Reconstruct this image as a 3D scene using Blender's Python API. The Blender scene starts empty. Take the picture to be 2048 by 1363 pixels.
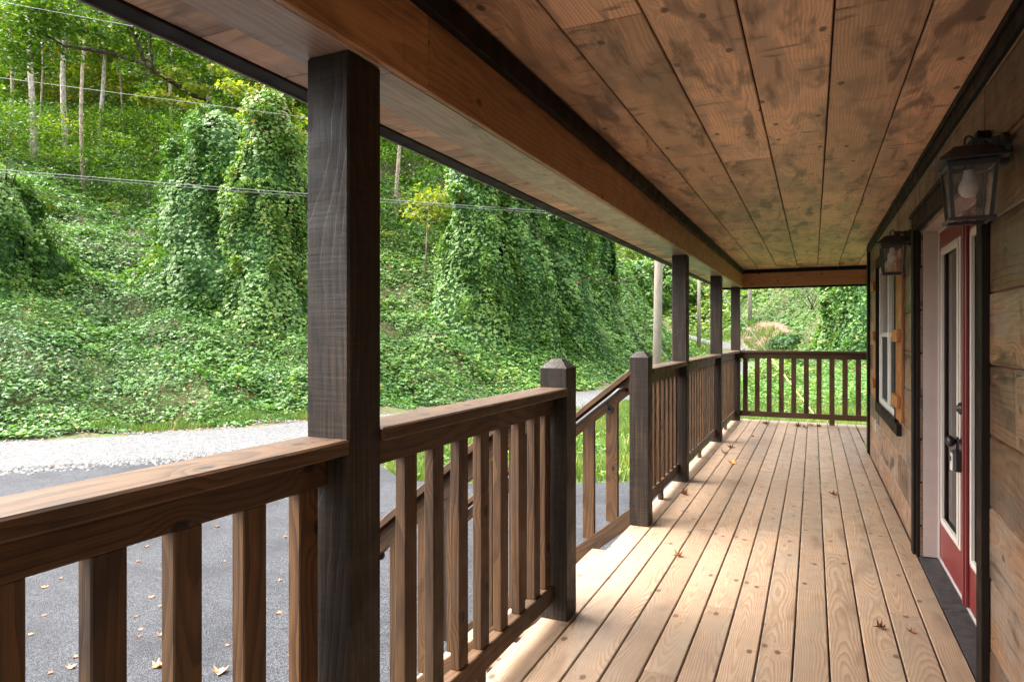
import bpy, math, random
import numpy as np
random.seed(7); np.random.seed(7)
R = math.radians
sc = bpy.context.scene
COL = sc.collection

# ------------------------------------------------------------------ camera, world, sun, exposure
F_PX, HV, CX, H = 1310.0, 671.0, 1024.0, 1.36
TH = math.atan(602 / F_PX); S, Cc = math.sin(TH), math.cos(TH)
cam = bpy.data.cameras.new('camera'); co = bpy.data.objects.new('camera', cam); COL.objects.link(co)
co.location = (0, 0, H); co.rotation_euler = (R(90), 0, TH)
cam.sensor_width = 36; cam.lens = F_PX / 2048 * 36; cam.shift_y = -(681.5 - HV) / 2048
cam.clip_start = .05; cam.clip_end = 2000
sc.camera = co

SUN_EL, SUN_AZ = 60, 255            # sun stands over the camera's left shoulder (azimuth from +Y, clockwise)
w = bpy.data.worlds.new('World'); sc.world = w; w.use_nodes = True
wn = w.node_tree; bg = wn.nodes['Background']
sky = wn.nodes.new('ShaderNodeTexSky'); sky.sky_type = 'NISHITA'; sky.sun_disc = False
sky.sun_elevation = R(SUN_EL); sky.sun_rotation = R(SUN_AZ)
sky.air_density = 1.0; sky.dust_density = 6.0; sky.ozone_density = 1.0
hs = wn.nodes.new('ShaderNodeHueSaturation'); hs.inputs['Saturation'].default_value = .2
wn.links.new(sky.outputs[0], hs.inputs['Color']); wn.links.new(hs.outputs[0], bg.inputs[0])
bg.inputs[1].default_value = .15
sl = bpy.data.lights.new('sun', 'SUN'); sl.energy = .85; sl.angle = R(60); sl.color = (1, .95, .86)
so = bpy.data.objects.new('sun', sl); COL.objects.link(so)
az = R(SUN_AZ)
from mathutils import Vector, Matrix
sdir = Vector((math.sin(az) * math.cos(R(SUN_EL)), math.cos(az) * math.cos(R(SUN_EL)), math.sin(R(SUN_EL))))
so.rotation_euler = sdir.to_track_quat('Z', 'Y').to_euler()
vs = sc.view_settings; vs.view_transform = 'Standard'; vs.look = 'None'; vs.gamma = 1; vs.use_curve_mapping = False
vs.exposure = 3.1
sc.cycles.max_bounces = 10; sc.cycles.diffuse_bounces = 6; sc.cycles.transparent_max_bounces = 12
sc.cycles.caustics_reflective = False; sc.cycles.caustics_refractive = False

# ------------------------------------------------------------------ coordinates
def W(lat, d, z=None):                  # camera-aligned ground coordinates -> world
    p = (lat * Cc - d * S, lat * S + d * Cc)
    return p if z is None else (p[0], p[1], z)
def LD(x, y): return x * Cc + y * S, -x * S + y * Cc
def at(u, v, d):                        # a point seen at (u, v), d metres deep
    return W((u - CX) / F_PX * d, d, H + (HV - v) * d / F_PX)
def on_z(u, v, z):
    return at(u, v, (H - z) * F_PX / (v - HV))

# ------------------------------------------------------------------ tags and objects
def tag(o, label=None, cat=None, group=None, kind=None):
    if label: o['label'] = label
    if cat: o['category'] = cat
    if group: o['group'] = group
    if kind: o['kind'] = kind
    return o
def thing(name, loc, label, cat, group=None):
    o = bpy.data.objects.new(name, None); COL.objects.link(o); o.location = loc; o.empty_display_size = .1
    return tag(o, label, cat, group)

# ------------------------------------------------------------------ node helpers
class NT:
    def __init__(s, name):
        s.m = bpy.data.materials.new(name); s.m.use_nodes = True; s.t = s.m.node_tree; s.t.nodes.clear()
        s.out = s.t.nodes.new('ShaderNodeOutputMaterial')
    def n(s, typ, props=None, **inp):
        nd = s.t.nodes.new(typ)
        for k, v in (props or {}).items(): setattr(nd, k, v)
        for k, v in inp.items():
            key = int(k[1:]) if k[0] == 'i' and k[1:].isdigit() else k.replace('_', ' ')
            s.put(nd.inputs[key], v)
        return nd
    def put(s, sock, v):
        if isinstance(v, bpy.types.NodeSocket): s.t.links.new(v, sock)
        elif isinstance(v, bpy.types.Node): s.t.links.new(v.outputs[0], sock)
        else:
            if isinstance(v, (tuple, list)) and len(v) == 3 and sock.type == 'RGBA': v = (*v, 1)
            sock.default_value = v
    def math(s, op, a, b=0.0, c=0.0, clamp=False):
        nd = s.t.nodes.new('ShaderNodeMath'); nd.operation = op; nd.use_clamp = clamp
        for i, v in enumerate((a, b, c)): s.put(nd.inputs[i], v)
        return nd.outputs[0]
    def mix(s, f, a, b, blend='MIX'):
        nd = s.t.nodes.new('ShaderNodeMix'); nd.data_type = 'RGBA'; nd.blend_type = blend
        s.put(nd.inputs[0], f); s.put(nd.inputs[6], a); s.put(nd.inputs[7], b)
        return nd.outputs[2]
    def vmul(s, v, xyz):
        nd = s.t.nodes.new('ShaderNodeVectorMath'); nd.operation = 'MULTIPLY'; s.put(nd.inputs[0], v); nd.inputs[1].default_value = xyz
        return nd.outputs[0]
    def vadd(s, v, xyz):
        nd = s.t.nodes.new('ShaderNodeVectorMath'); nd.operation = 'ADD'; s.put(nd.inputs[0], v); s.put(nd.inputs[1], xyz)
        return nd.outputs[0]
    def comb(s, x, y, z):
        nd = s.t.nodes.new('ShaderNodeCombineXYZ')
        for i, v in enumerate((x, y, z)): s.put(nd.inputs[i], v)
        return nd.outputs[0]
    def noise(s, vec, scale=1.0, detail=3.0, rough=.5, dist=0.0):
        nd = s.t.nodes.new('ShaderNodeTexNoise'); s.put(nd.inputs['Vector'], vec)
        nd.inputs['Scale'].default_value = scale; nd.inputs['Detail'].default_value = detail
        nd.inputs['Roughness'].default_value = rough; nd.inputs['Distortion'].default_value = dist
        return nd.outputs[0]
    def ramp(s, f, lo, hi, a=0.0, b=1.0):
        nd = s.t.nodes.new('ShaderNodeMapRange'); nd.interpolation_type = 'SMOOTHSTEP'
        for i, v in enumerate((f, lo, hi, a, b)): s.put(nd.inputs[i], v)
        return nd.outputs[0]
    def attr(s, name):
        nd = s.t.nodes.new('ShaderNodeAttribute'); nd.attribute_name = name; return nd
    def bump(s, h, strength=.3, dist=.01):
        nd = s.t.nodes.new('ShaderNodeBump'); nd.inputs['Strength'].default_value = strength; nd.inputs['Distance'].default_value = dist
        s.put(nd.inputs['Height'], h); return nd.outputs[0]
    def pbr(s, col, rough=.5, spec=.5, normal=None, metal=0.0, coat=0.0):
        nd = s.t.nodes.new('ShaderNodeBsdfPrincipled'); s.put(nd.inputs['Base Color'], col); s.put(nd.inputs['Roughness'], rough)
        s.put(nd.inputs['Specular IOR Level'], spec); nd.inputs['Metallic'].default_value = metal; nd.inputs['Coat Weight'].default_value = coat
        if normal is not None: s.put(nd.inputs['Normal'], normal)
        return nd
    def done(s, sh): s.t.links.new(sh.outputs[0], s.out.inputs[0]); return s.m

def wood(name, c1, c2, ring=55, ringc=.6, dark=(.05, .03, .02), blotch=.35, streak=.0, saw=.0, knots=.8, rough=.5, spec=.4,
         bump=.25, vary=.15, fibre=.25, patch=None, patcham=0., coat=0., sharp=False):
    t = NT(name); A = t.attr('wc').outputs['Vector']; rnd = t.attr('rnd').outputs['Fac']
    sep = t.n('ShaderNodeSeparateXYZ', Vector=A); a, b, c = sep.outputs
    off = t.math('MULTIPLY', rnd, 37.0); a2 = t.math('ADD', a, off)
    v = t.comb(a2, b, c)
    # knots
    kv = t.n('ShaderNodeTexVoronoi', {'voronoi_dimensions': '2D'}, Vector=t.comb(t.math('MULTIPLY', a2, .62), b, 0.0), Scale=4.6, Randomness=1.0)
    keep = t.ramp(t.n('ShaderNodeSeparateColor', Color=kv.outputs['Color']).outputs[0], .55, .56, 1.0, 0.0)
    kd = t.math('ADD', t.math('DIVIDE', kv.outputs['Distance'], 4.6), t.math('MULTIPLY', keep, 1.0))
    kd = t.math('ADD', kd, t.math('MULTIPLY', t.math('SUBTRACT', t.noise(v, 60, 2), .5), .006))
    knot = t.math('MULTIPLY', t.ramp(kd, .008, .017, 1.0, 0.0), knots)
    halo = t.ramp(kd, .0, .06, 1.0, 0.0)
    # growth rings around a wandering pith
    pith = t.math('MULTIPLY', t.math('SUBTRACT', t.noise(t.vmul(v, (.42, .3, .3)), 1, 2), .42), .42)
    bb = t.math('SUBTRACT', b, t.math('MULTIPLY', t.math('SUBTRACT', rnd, .5), .16))
    bb = t.math('ADD', bb, t.math('MULTIPLY', t.math('SUBTRACT', t.noise(t.vmul(v, (1.7, 2, 2)), 1.5, 2), .5), .06))
    cc = t.math('ADD', t.math('ADD', c, pith), .02)
    r = t.math('SQRT', t.math('ADD', t.math('MULTIPLY', bb, bb), t.math('MULTIPLY', cc, cc)))
    r = t.math('ADD', r, t.math('MULTIPLY', halo, .035))
    r = t.math('ADD', r, t.math('MULTIPLY', t.noise(t.vmul(v, (5, 30, 30)), 1, 3), .006))
    fr = t.math('FRACT', t.math('MULTIPLY', r, ring))
    late = t.ramp(fr, .25, .92); late = t.math('MULTIPLY', late, t.ramp(fr, .93, 1.0, 1.0, 0.0))
    fib = t.noise(t.vmul(v, (7, 260, 260)), 1, 3, .6)
    col = t.mix(t.math('MULTIPLY', late, ringc), c1, c2)
    col = t.mix(1.0, col, t.n('ShaderNodeCombineColor', Red=(q := t.ramp(fib, .25, .75, 1 - fibre, 1 + fibre)), Green=q, Blue=q).outputs[0], 'MULTIPLY')
    if patch is not None:
        pm = t.ramp(t.noise(t.vmul(v, (1.3, 4, 4)), 1, 4, .6), *((.45, .60) if sharp else (.42, .68)), 0.0, patcham); col = t.mix(pm, col, patch)
    bl = t.ramp(t.noise(t.vmul(v, (1.6, 6, 6)), 1.2, 4, .6, .6), *((.51, .68) if sharp else (.5, .78)), 0.0, blotch); col = t.mix(bl, col, dark)
    hgt = t.math('ADD', t.math('MULTIPLY', fib, .5), t.math('MULTIPLY', late, -.3))
    if streak:
        st = t.noise(t.vmul(v, (16, 3.2, 3.2)), 1, 4, .65, .5)
        mk = t.noise(t.vmul(v, (2.2, 5, 5)), 1, 2)
        sm = t.math('MULTIPLY', t.ramp(st, .54, .72), t.ramp(mk, .42, .62)); col = t.mix(t.math('MULTIPLY', sm, streak), col, dark)
    if saw:
        sw = t.noise(t.vmul(v, (95, 5, 5)), 1, 3, .6); sg = t.noise(t.vmul(v, (1.6, 75, 75)), 1, 4, .7)
        col = t.mix(t.math('MULTIPLY', t.math('MULTIPLY', t.math('ADD', t.ramp(sw, .45, .62, 0., .3), t.ramp(sg, .45, .62, 0., .75)), t.ramp(t.noise(t.vmul(v, (2.5, 9, 9)), 1, 3), .3, .65, .25, 1.4)), saw), col, tuple(min(1, x * 3.6 + .004) for x in c1))
        hgt = t.math('ADD', hgt, t.math('MULTIPLY', sw, .6))
    col = t.mix(knot, col, tuple(x * .8 for x in dark))
    vb = t.ramp(t.math('FRACT', t.math('MULTIPLY', rnd, 7.31)), 0., 1., 1 - vary, 1 + vary)
    col = t.mix(1.0, col, t.n('ShaderNodeCombineColor', Red=vb, Green=vb, Blue=vb).outputs[0], 'MULTIPLY')
    rg = t.ramp(t.noise(v, 9, 3), .3, .7, rough - .08, rough + .1)
    return t.done(t.pbr(col, rg, spec, t.bump(hgt, bump, .004), coat=coat))

def plain(name, col, rough=.5, spec=.5, metal=0., var=.12, scale=12, bump=.1, coat=0.):
    t = NT(name); p = t.n('ShaderNodeTexCoord').outputs['Object']
    n1 = t.noise(p, scale, 5, .6); q = t.ramp(n1, .3, .7, 1 - var, 1 + var)
    c = t.mix(1.0, col, t.n('ShaderNodeCombineColor', Red=q, Green=q, Blue=q).outputs[0], 'MULTIPLY')
    return t.done(t.pbr(c, rough, spec, t.bump(t.noise(p, scale * 9, 2), bump, .002), metal, coat))

M = {}
M['deck'] = wood('deck_pine', (.285, .195, .13), (0.16, 0.084, 0.04), 120, .62, (0.088, 0.048, 0.0256), .6, saw=0, knots=.9, rough=.52, spec=.35, vary=.14, fibre=.12, patch=(0.216, 0.164, 0.116), patcham=.7)
M['ceil'] = wood('ceiling_pine', (.66, .425, .275), (.40, .245, .155), 80, .6, (.12, .075, .055), .8, streak=1.0, knots=.95, rough=.46, spec=.35, vary=.24, fibre=.12, patch=(.36, .245, .175), patcham=.85, bump=.12, sharp=True)
M['soffit'] = wood('soffit_pine', (.30, .225, .18), (.42, .33, .27), 60, .6, (.08, .06, .05), .75, streak=.85, knots=.6, rough=.36, spec=.5, vary=.15, fibre=.15, bump=.12)
M['beam'] = wood('beam_pine', (.38, .20, .088), (.22, .10, .038), 45, .6, (.06, .027, .012), .7, streak=.25, knots=.8, rough=.42, spec=.4, vary=.12, fibre=.15, bump=.12)
M['dark'] = wood('black_brown_timber', (0.0155, 0.0093, 0.005084), (0.00558, 0.00341, 0.001984), 60, .8, (0.0031, 0.001984, 0.00124), .6, saw=.5, knots=.8, rough=.6, spec=.28, vary=.1, fibre=.3, bump=.5)
M['trim'] = wood('black_brown_trim', (0.011, 0.007, 0.005), (0.007, 0.0045, 0.0035), 60, .4, (0.004, 0.003, 0.0025), .3, saw=0, knots=0, rough=.6, spec=.12, vary=.1, fibre=.2, bump=.15)
M['rail'] = wood('stained_rail', (0.0897, 0.04212, 0.01482), (0.02254, 0.009282, 0.003315), 62, .62, (0.00663, 0.003315, 0.001989), .75, saw=.0, knots=1.0, rough=.6, spec=.35, vary=.18, fibre=.25, bump=.4, patch=(0.04973, 0.0305, 0.01724), patcham=.55)
M['wall'] = wood('rustic_wall_board', (0.1836, 0.101, 0.0563), (0.08568, 0.04406, 0.02448), 50, .7, (0.01836, 0.01224, 0.00918), 1.0, streak=1.0, saw=.1, knots=.7, rough=.38, spec=.4, vary=.38, fibre=.35, bump=.7, patch=(0.153, 0.1193, 0.09486), patcham=.75, sharp=True)
M['shut'] = wood('cedar_shutter', (0.3128, 0.1156, 0.0306), (0.1904, 0.0578, 0.0136), 45, .5, (0.0816, 0.0238, 0.0068), .3, knots=.4, rough=.45, vary=.15)
M['int'] = wood('interior_pine', (.62, .33, .11), (.48, .22, .06), 40, .4, (.25, .1, .03), .2, knots=.8, rough=.5, vary=.1)
M['red'] = plain('red_door_paint', (0.16, 0.024, 0.0224), .35, .5, var=.05, scale=4, bump=.05)
M['white'] = plain('white_trim_paint', (0.561, 0.51, 0.459), .4, .5, var=.04, scale=5)
M['jamb'] = plain('pinkish_jamb_paint', (0.4, 0.336, 0.304), .45, .5, var=.06, scale=5)
M['black'] = plain('black_metal', (.012, .013, .014), .38, .5, var=.2, scale=40, bump=.1)
M['sill'] = plain('dark_sill', (.035, .034, .036), .55, .4, var=.5, scale=22, bump=.4)
M['plastic'] = plain('grey_plastic', (.42, .42, .42), .4)
M['bulb'] = plain('bulb_plastic', (.80, .78, .80), .35, .5, var=.02)
M['gutter'] = plain('gutter_metal', (.16, .17, .19), .4, .5, var=.05)
M['roofing'] = plain('roof_shingle', (.06, .055, .05), .9, .2, var=.4, scale=6)
M['wire'] = plain('wire', (.16, .165, .16), .5)
M['ywire'] = plain('yellow_guard', (.72, .58, .16), .4)
M['screen'] = plain('insect_screen', (.030, .030, .034), .7, .2, var=.1)
M['vinyl'] = plain('window_vinyl', (.55, .52, .46), .4, .5, var=.03)
M['post'] = wood('utility_pole_wood', (0.28, 0.238, 0.196), (0.21, 0.175, 0.14), 60, .4, (0.105, 0.084, 0.07), .5, knots=.2, rough=.8, spec=.2, fibre=.35, bump=.5)

def glass(name, tint=(.9, .92, .9), rough=0.02, seeded=False, minr=.0):
    t = NT(name)
    nrm = None
    if seeded:
        p = t.n('ShaderNodeTexCoord').outputs['Object']
        vo = t.n('ShaderNodeTexVoronoi', Vector=p, Scale=260.0)
        nrm = t.bump(t.math('ADD', t.ramp(vo.outputs['Distance'], .0, .5), t.noise(p, 40, 2)), .6, .003)
    tr = t.n('ShaderNodeBsdfTransparent', Color=tint)
    gl = t.n('ShaderNodeBsdfGlossy', Roughness=rough)
    fr = t.n('ShaderNodeFresnel', IOR=1.5)
    if nrm is not None:
        t.put(gl.inputs['Normal'], nrm); t.put(fr.inputs['Normal'], nrm)
    f = t.math('ADD', t.math('MULTIPLY', fr.outputs[0], 1.2 if not seeded else .8), minr, clamp=True)
    mx = t.t.nodes.new('ShaderNodeMixShader'); t.put(mx.inputs[0], f); t.t.links.new(tr.outputs[0], mx.inputs[1]); t.t.links.new(gl.outputs[0], mx.inputs[2])
    last = mx
    if seeded:
        df = t.n('ShaderNodeBsdfDiffuse', Color=(.62, .50, .45)); m2 = t.t.nodes.new('ShaderNodeMixShader')
        t.put(m2.inputs[0], t.ramp(t.noise(p, 30, 3), .35, .7, .03, .2)); t.t.links.new(mx.outputs[0], m2.inputs[1]); t.t.links.new(df.outputs[0], m2.inputs[2]); last = m2
    return t.done(last)
M['glass'] = glass('window_glass', (.8, .85, .82), .01, minr=.06)
M['seed'] = glass('seeded_glass', (.92, .88, .86), .05, True)

def leafmat(name, stops, trans=.3, rough=.5, spec=.3):
    t = NT(name); a = t.attr('tint').outputs['Fac']
    cr = t.t.nodes.new('ShaderNodeValToRGB'); t.put(cr.inputs[0], a)
    el = cr.color_ramp.elements
    while len(el) < len(stops): el.new(.5)
    for e, (p, c) in zip(el, stops): e.position = p; e.color = (*c, 1)
    pb = t.pbr(cr.outputs[0], rough, spec)
    tl = t.n('ShaderNodeBsdfTranslucent', Color=t.mix(1.0, cr.outputs[0], (1.3, 1.35, .4), 'MULTIPLY'))
    mx = t.t.nodes.new('ShaderNodeMixShader'); mx.inputs[0].default_value = trans
    t.t.links.new(pb.outputs[0], mx.inputs[1]); t.t.links.new(tl.outputs[0], mx.inputs[2])
    return t.done(mx)
KUD = [(0, (.020, .066, .014)), (.35, (.050, .128, .026)), (.7, (.098, .198, .038)), (.93, (.165, .25, .05)), (.965, (.24, .2, .04)), (1, (.25, .11, .04))]
M['kudzu'] = leafmat('vine_leaf', KUD)
M['kudzu_sun'] = leafmat('sunlit_far_vine_leaf', [(0, (0.0375, 0.09, 0.015)), (.4, (0.0825, 0.15, 0.0225)), (.8, (0.15, 0.2175, 0.02625)), (1, (0.255, 0.27, 0.0375))])  # sunlit look of the far hillside put into the leaf colours
M['forest'] = leafmat('forest_leaf', [(0, (0.01989, 0.05635, 0.009282)), (.4, (0.04972, 0.1127, 0.01326)), (.75, (0.1127, 0.179, 0.01856)), (.93, (0.1856, 0.2188, 0.02652)), (1, (0.2983, 0.1989, 0.03315))], .4)
M['yellow'] = leafmat('turning_leaf', [(0, (0.09, 0.165, 0.03)), (.5, (0.255, 0.255, 0.045)), (1, (0.4125, 0.255, 0.0375))], .4)
M['grass'] = leafmat('grass_blade', [(0, (0.04, 0.088, 0.02)), (.5, (0.096, 0.16, 0.032)), (.85, (0.16, 0.2, 0.048)), (1, (0.256, 0.224, 0.104))], .3)
M['dry'] = leafmat('dry_leaf', [(0, (.10, .04, .02)), (.5, (.26, .11, .05)), (.8, (.42, .22, .12)), (.9, (.62, .26, .03)), (1, (.70, .30, .03))], .15, .6)

def ground_mat():
    t = NT('soil'); p = t.n('ShaderNodeTexCoord').outputs['Object']
    c = t.mix(t.ramp(t.noise(p, .8, 6), .35, .65), (.045, .045, .018), (.045, .085, .02)); c = t.mix(t.ramp(t.noise(p, 9, 4), .4, .7, 0, .6), c, (.13, .085, .05))
    return t.done(t.pbr(c, .9, .2, t.bump(t.noise(p, 14, 5), .8, .05)))
M['soil'] = ground_mat()
def bare_mat():
    t = NT('bare_soil'); p = t.n('ShaderNodeTexCoord').outputs['Object']
    c = t.mix(t.ramp(t.noise(p, 2.5, 6), .35, .65), (.115, .068, .05), (.19, .12, .092)); c = t.mix(t.ramp(t.noise(p, 6, 5), .5, .65, 0, .8), c, (.12, .10, .04))
    return t.done(t.pbr(c, .95, .2, t.bump(t.noise(p, 9, 5), 1., .1)))
M['bare'] = bare_mat()
def gravel_mat():
    t = NT('gravel'); p = t.n('ShaderNodeTexCoord').outputs['Object']
    vo = t.n('ShaderNodeTexVoronoi', Vector=p, Scale=26.0)
    g = t.n('ShaderNodeSeparateColor', Color=vo.outputs['Color']).outputs[0]
    c = t.mix(g, (.04, .04, .0415), (.14, .14, .137)); c = t.mix(t.ramp(t.noise(p, .9, 6, .65), .42, .66, 0, .7), c, (.085, .082, .085))
    c = t.mix(t.ramp(t.noise(p, 7, 5, .7), .56, .66, 0, .75), c, (.035, .03, .03))
    return t.done(t.pbr(c, .9, .25, t.bump(vo.outputs['Distance'], .8, .03)))
M['gravel'] = gravel_mat()
def asphalt_mat():
    t = NT('asphalt'); p = t.n('ShaderNodeTexCoord').outputs['Object']
    vo = t.n('ShaderNodeTexVoronoi', Vector=p, Scale=85.0)
    g = t.n('ShaderNodeSeparateColor', Color=vo.outputs['Color']).outputs[0]
    c = t.mix(g, (.0085, .009, .0115), (.052, .0535, .060))
    c = t.mix(t.ramp(t.noise(p, .9, 5, .6), .42, .66, 0, .6), c, (.009, .0095, .012))
    c = t.mix(t.ramp(t.noise(t.vmul(p, (1, 5, 1)), 2.2, 5, .7), .55, .72, 0, .55), c, (.066, .067, .076))
    return t.done(t.pbr(c, .85, .3, t.bump(t.math('ADD', vo.outputs['Distance'], t.noise(p, 30, 3)), .9, .012)))
M['asphalt'] = asphalt_mat()
def bark_mat(name, a, b):
    t = NT(name); p = t.n('ShaderNodeTexCoord').outputs['Object']
    c = t.mix(t.ramp(t.noise(t.vmul(p, (6, 6, 2.2)), 1.6, 5, .7), .4, .62), a, b)
    return t.done(t.pbr(c, .9, .2, t.bump(t.noise(t.vmul(p, (14, 14, 3)), 1.5, 4), 1., .03)))
M['bark'] = bark_mat('grey_bark', (.16, .12, .09), (.34, .28, .22))
M['palebark'] = bark_mat('pale_bark', (.20, .17, .14), (.46, .41, .36))
M['darkbark'] = bark_mat('dark_bark', (.025, .018, .012), (.08, .06, .045))
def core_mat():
    t = NT('vine_core_hull'); p = t.n('ShaderNodeTexCoord').outputs['Object']
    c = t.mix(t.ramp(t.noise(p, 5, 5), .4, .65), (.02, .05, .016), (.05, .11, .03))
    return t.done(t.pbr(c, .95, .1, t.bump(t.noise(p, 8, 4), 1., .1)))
M['core'] = core_mat()

# ------------------------------------------------------------------ board builder (solid wood coordinates stored per vertex)
class MB:
    def __init__(s): s.v = []; s.f = []; s.wc = []; s.rn = []
    def add(s, vs, fs, wc=None, rn=None):
        o = len(s.v); s.v += [tuple(p) for p in vs]; s.f += [tuple(i + o for i in f) for f in fs]
        s.wc += wc if wc else [tuple(p) for p in vs]; s.rn += [random.random() if rn is None else rn] * len(vs)
    def box(s, lo, hi, ax=None, ch=.004, mat=None, rn=None, shear=0., sy0=0.):
        """chamfered box between two corners; grain runs along axis ax, wide direction second"""
        lo = [min(a, b) for a, b in zip(lo, hi)] if False else list(lo); hi = list(hi)
        for i in range(3):
            if lo[i] > hi[i]: lo[i], hi[i] = hi[i], lo[i]
        sz = [hi[i] - lo[i] for i in range(3)]; c = [(hi[i] + lo[i]) / 2 for i in range(3)]
        if ax is None: ax = sz.index(max(sz))
        o1, o2 = [i for i in range(3) if i != ax]
        if sz[o2] > sz[o1]: o1, o2 = o2, o1
        ch = min(ch, min(sz) * .3); vs = []; idx = {}
        for sx in (-1, 1):
            for sy in (-1, 1):
                for szz in (-1, 1):
                    sg = (sx, sy, szz)
                    for k in range(3):
                        idx[(sg, k)] = len(vs)
                        vs.append([sg[i] * (sz[i] / 2 - (0 if i == k else ch)) for i in range(3)])
        fs = []
        def order(ids, nrm):
            ctr = [sum(vs[i][k] for i in ids) / len(ids) for k in range(3)]; n = Vector(nrm)
            t1 = Vector(vs[ids[0]]) - Vector(ctr); t1 = (t1 - n * t1.dot(n)).normalized(); t2 = n.cross(t1)
            return sorted(ids, key=lambda i: math.atan2((Vector(vs[i]) - Vector(ctr)).dot(t2), (Vector(vs[i]) - Vector(ctr)).dot(t1)))
        for k in range(3):
            for sgn in (-1, 1):
                ids = [idx[(g, k)] for g in [(a, b, d) for a in (-1, 1) for b in (-1, 1) for d in (-1, 1)] if g[k] == sgn]
                n = [0, 0, 0]; n[k] = sgn; fs.append(order(ids, n))
        for k in range(3):
            i, j = [q for q in range(3) if q != k]
            for si in (-1, 1):
                for sj in (-1, 1):
                    ids = []
                    for sk in (-1, 1):
                        g = [0, 0, 0]; g[i] = si; g[j] = sj; g[k] = sk; g = tuple(g); ids += [idx[(g, i)], idx[(g, j)]]
                    n = Vector((0, 0, 0)); n[i] = si; n[j] = sj; fs.append(order(ids, n.normalized()))
        for g in [(a, b, d) for a in (-1, 1) for b in (-1, 1) for d in (-1, 1)]:
            fs.append(order([idx[(g, k)] for k in range(3)], Vector(g).normalized()))
        wc = [(p[ax] + sz[ax] / 2, p[o1], p[o2]) for p in vs]
        out = []
        for p in vs:
            q = Vector((p[0] + c[0], p[1] + c[1], p[2] + c[2]))
            if mat is not None: q = mat @ q
            if shear: q.z += shear * (q.y - sy0)
            out.append(tuple(q))
        s.add(out, fs, wc, rn)
    def tube(s, pts, rad, n=10, caps=True, rn=None):
        pts = [Vector(p) for p in pts]; rad = rad if isinstance(rad, (list, tuple)) else [rad] * len(pts)
        o = len(s.v); vs = []; wc = []; L = 0; up = Vector((0, 0, 1)); pr = None
        for i, p in enumerate(pts):
            t = (pts[min(i + 1, len(pts) - 1)] - pts[max(i - 1, 0)]).normalized()
            if pr is None: pr = t.cross(up if abs(t.z) < .9 else Vector((1, 0, 0))).normalized()
            a = (pr - t * pr.dot(t)).normalized(); b = t.cross(a); pr = a
            if i: L += (p - pts[i - 1]).length
            for k in range(n):
                an = 2 * math.pi * k / n; q = a * math.cos(an) + b * math.sin(an); vs.append(p + q * rad[i]); wc.append((L, rad[i] * math.cos(an), rad[i] * math.sin(an)))
        fs = [(i * n + k, i * n + (k + 1) % n, (i + 1) * n + (k + 1) % n, (i + 1) * n + k) for i in range(len(pts) - 1) for k in range(n)]
        if caps: fs += [tuple(range(n - 1, -1, -1)), tuple((len(pts) - 1) * n + k for k in range(n))]
        s.add(vs, fs, wc, rn)
    def lathe(s, c, axis, prof, n=20):
        """prof: (radius, distance along axis)"""
        ax = Vector(axis).normalized(); a = ax.cross(Vector((0, 0, 1)) if abs(ax.z) < .9 else Vector((1, 0, 0))).normalized(); b = ax.cross(a)
        vs = []
        for r, h in prof:
            for k in range(n):
                an = 2 * math.pi * k / n; vs.append(Vector(c) + ax * h + (a * math.cos(an) + b * math.sin(an)) * r)
        fs = [(i * n + k, i * n + (k + 1) % n, (i + 1) * n + (k + 1) % n, (i + 1) * n + k) for i in range(len(prof) - 1) for k in range(n)]
        fs += [tuple(range(n - 1, -1, -1)), tuple((len(prof) - 1) * n + k for k in range(n))]
        s.add(vs, fs)
    def build(s, name, mat, parent=None, origin=None, smooth=False, label=None):
        o0 = Vector(origin) if origin is not None else Vector((0, 0, 0))
        if parent is not None:
            q = parent; o0 = Vector((0, 0, 0))
            while q is not None: o0 += q.location; q = q.parent
        me = bpy.data.meshes.new(name); me.from_pydata([tuple(Vector(p) - o0) for p in s.v], [], s.f)
        at_ = me.attributes.new('wc', 'FLOAT_VECTOR', 'POINT'); at_.data.foreach_set('vector', np.array(s.wc, dtype=np.float32).ravel())
        at_ = me.attributes.new('rnd', 'FLOAT', 'POINT'); at_.data.foreach_set('value', np.array(s.rn, dtype=np.float32))
        me.materials.append(mat)
        if smooth: me.polygons.foreach_set('use_smooth', [True] * len(me.polygons))
        me.update()
        ob = bpy.data.objects.new(name, me); COL.objects.link(ob)
        if parent is not None: ob.parent = parent
        elif origin is not None: ob.location = o0
        if label: ob['label'] = label
        return ob

# ================================================================== PORCH AND CABIN
XI, XO = -1.063, -1.2          # inner and outer face of the posts
Y0, YE = -1.4, 11.32           # porch ends
ZG = -1.14                     # yard level
SH = .006                      # the eave rises a little towards the far end

# ---- deck
dk = thing('porch_deck', (0, Y0, 0), 'light pine board deck floor of the covered porch', 'deck')
m = MB(); xs = [.478 - .1385 * k for k in range(0, 13)]
edges = [(.478, .588)] + [(xs[k + 1], xs[k]) for k in range(12)]
edges[-1] = (-1.2, edges[-1][1])
for (a, b) in edges:
    y = Y0
    while y < YE:
        L = random.choice([3.6, 4.2, 4.9, 2.9]) if y > Y0 else random.uniform(1.2, 4.5)
        y2 = min(y + L, YE)
        if YE - y2 < .5: y2 = YE
        zz = random.uniform(-.0012, .0012)
        m.box((a + .0034, y + .0014, -.028), (b - .0034, y2 - .0014, zz), 1, .004); y = y2
x = .6
while x < 3.4:                                                # deck wraps round the cabin's far corner
    m.box((x + .0028, 8.76, -.028), (x + .1357, YE, 0), 1, .004); x += .1385
m.build('deck_boards', M['deck'], dk)
m = MB(); m.box((-1.18, Y0 + .02, -.26), (-1.142, YE - .03, -.031), 1); m.box((-1.14, YE - .06, -.26), (3.4, YE - .022, -.031), 0)
for k in range(9):
    yy = Y0 + .1 + k * 1.55; m.box((-1.14, yy, -.22), (.58, yy + .04, -.031), 0)
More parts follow.
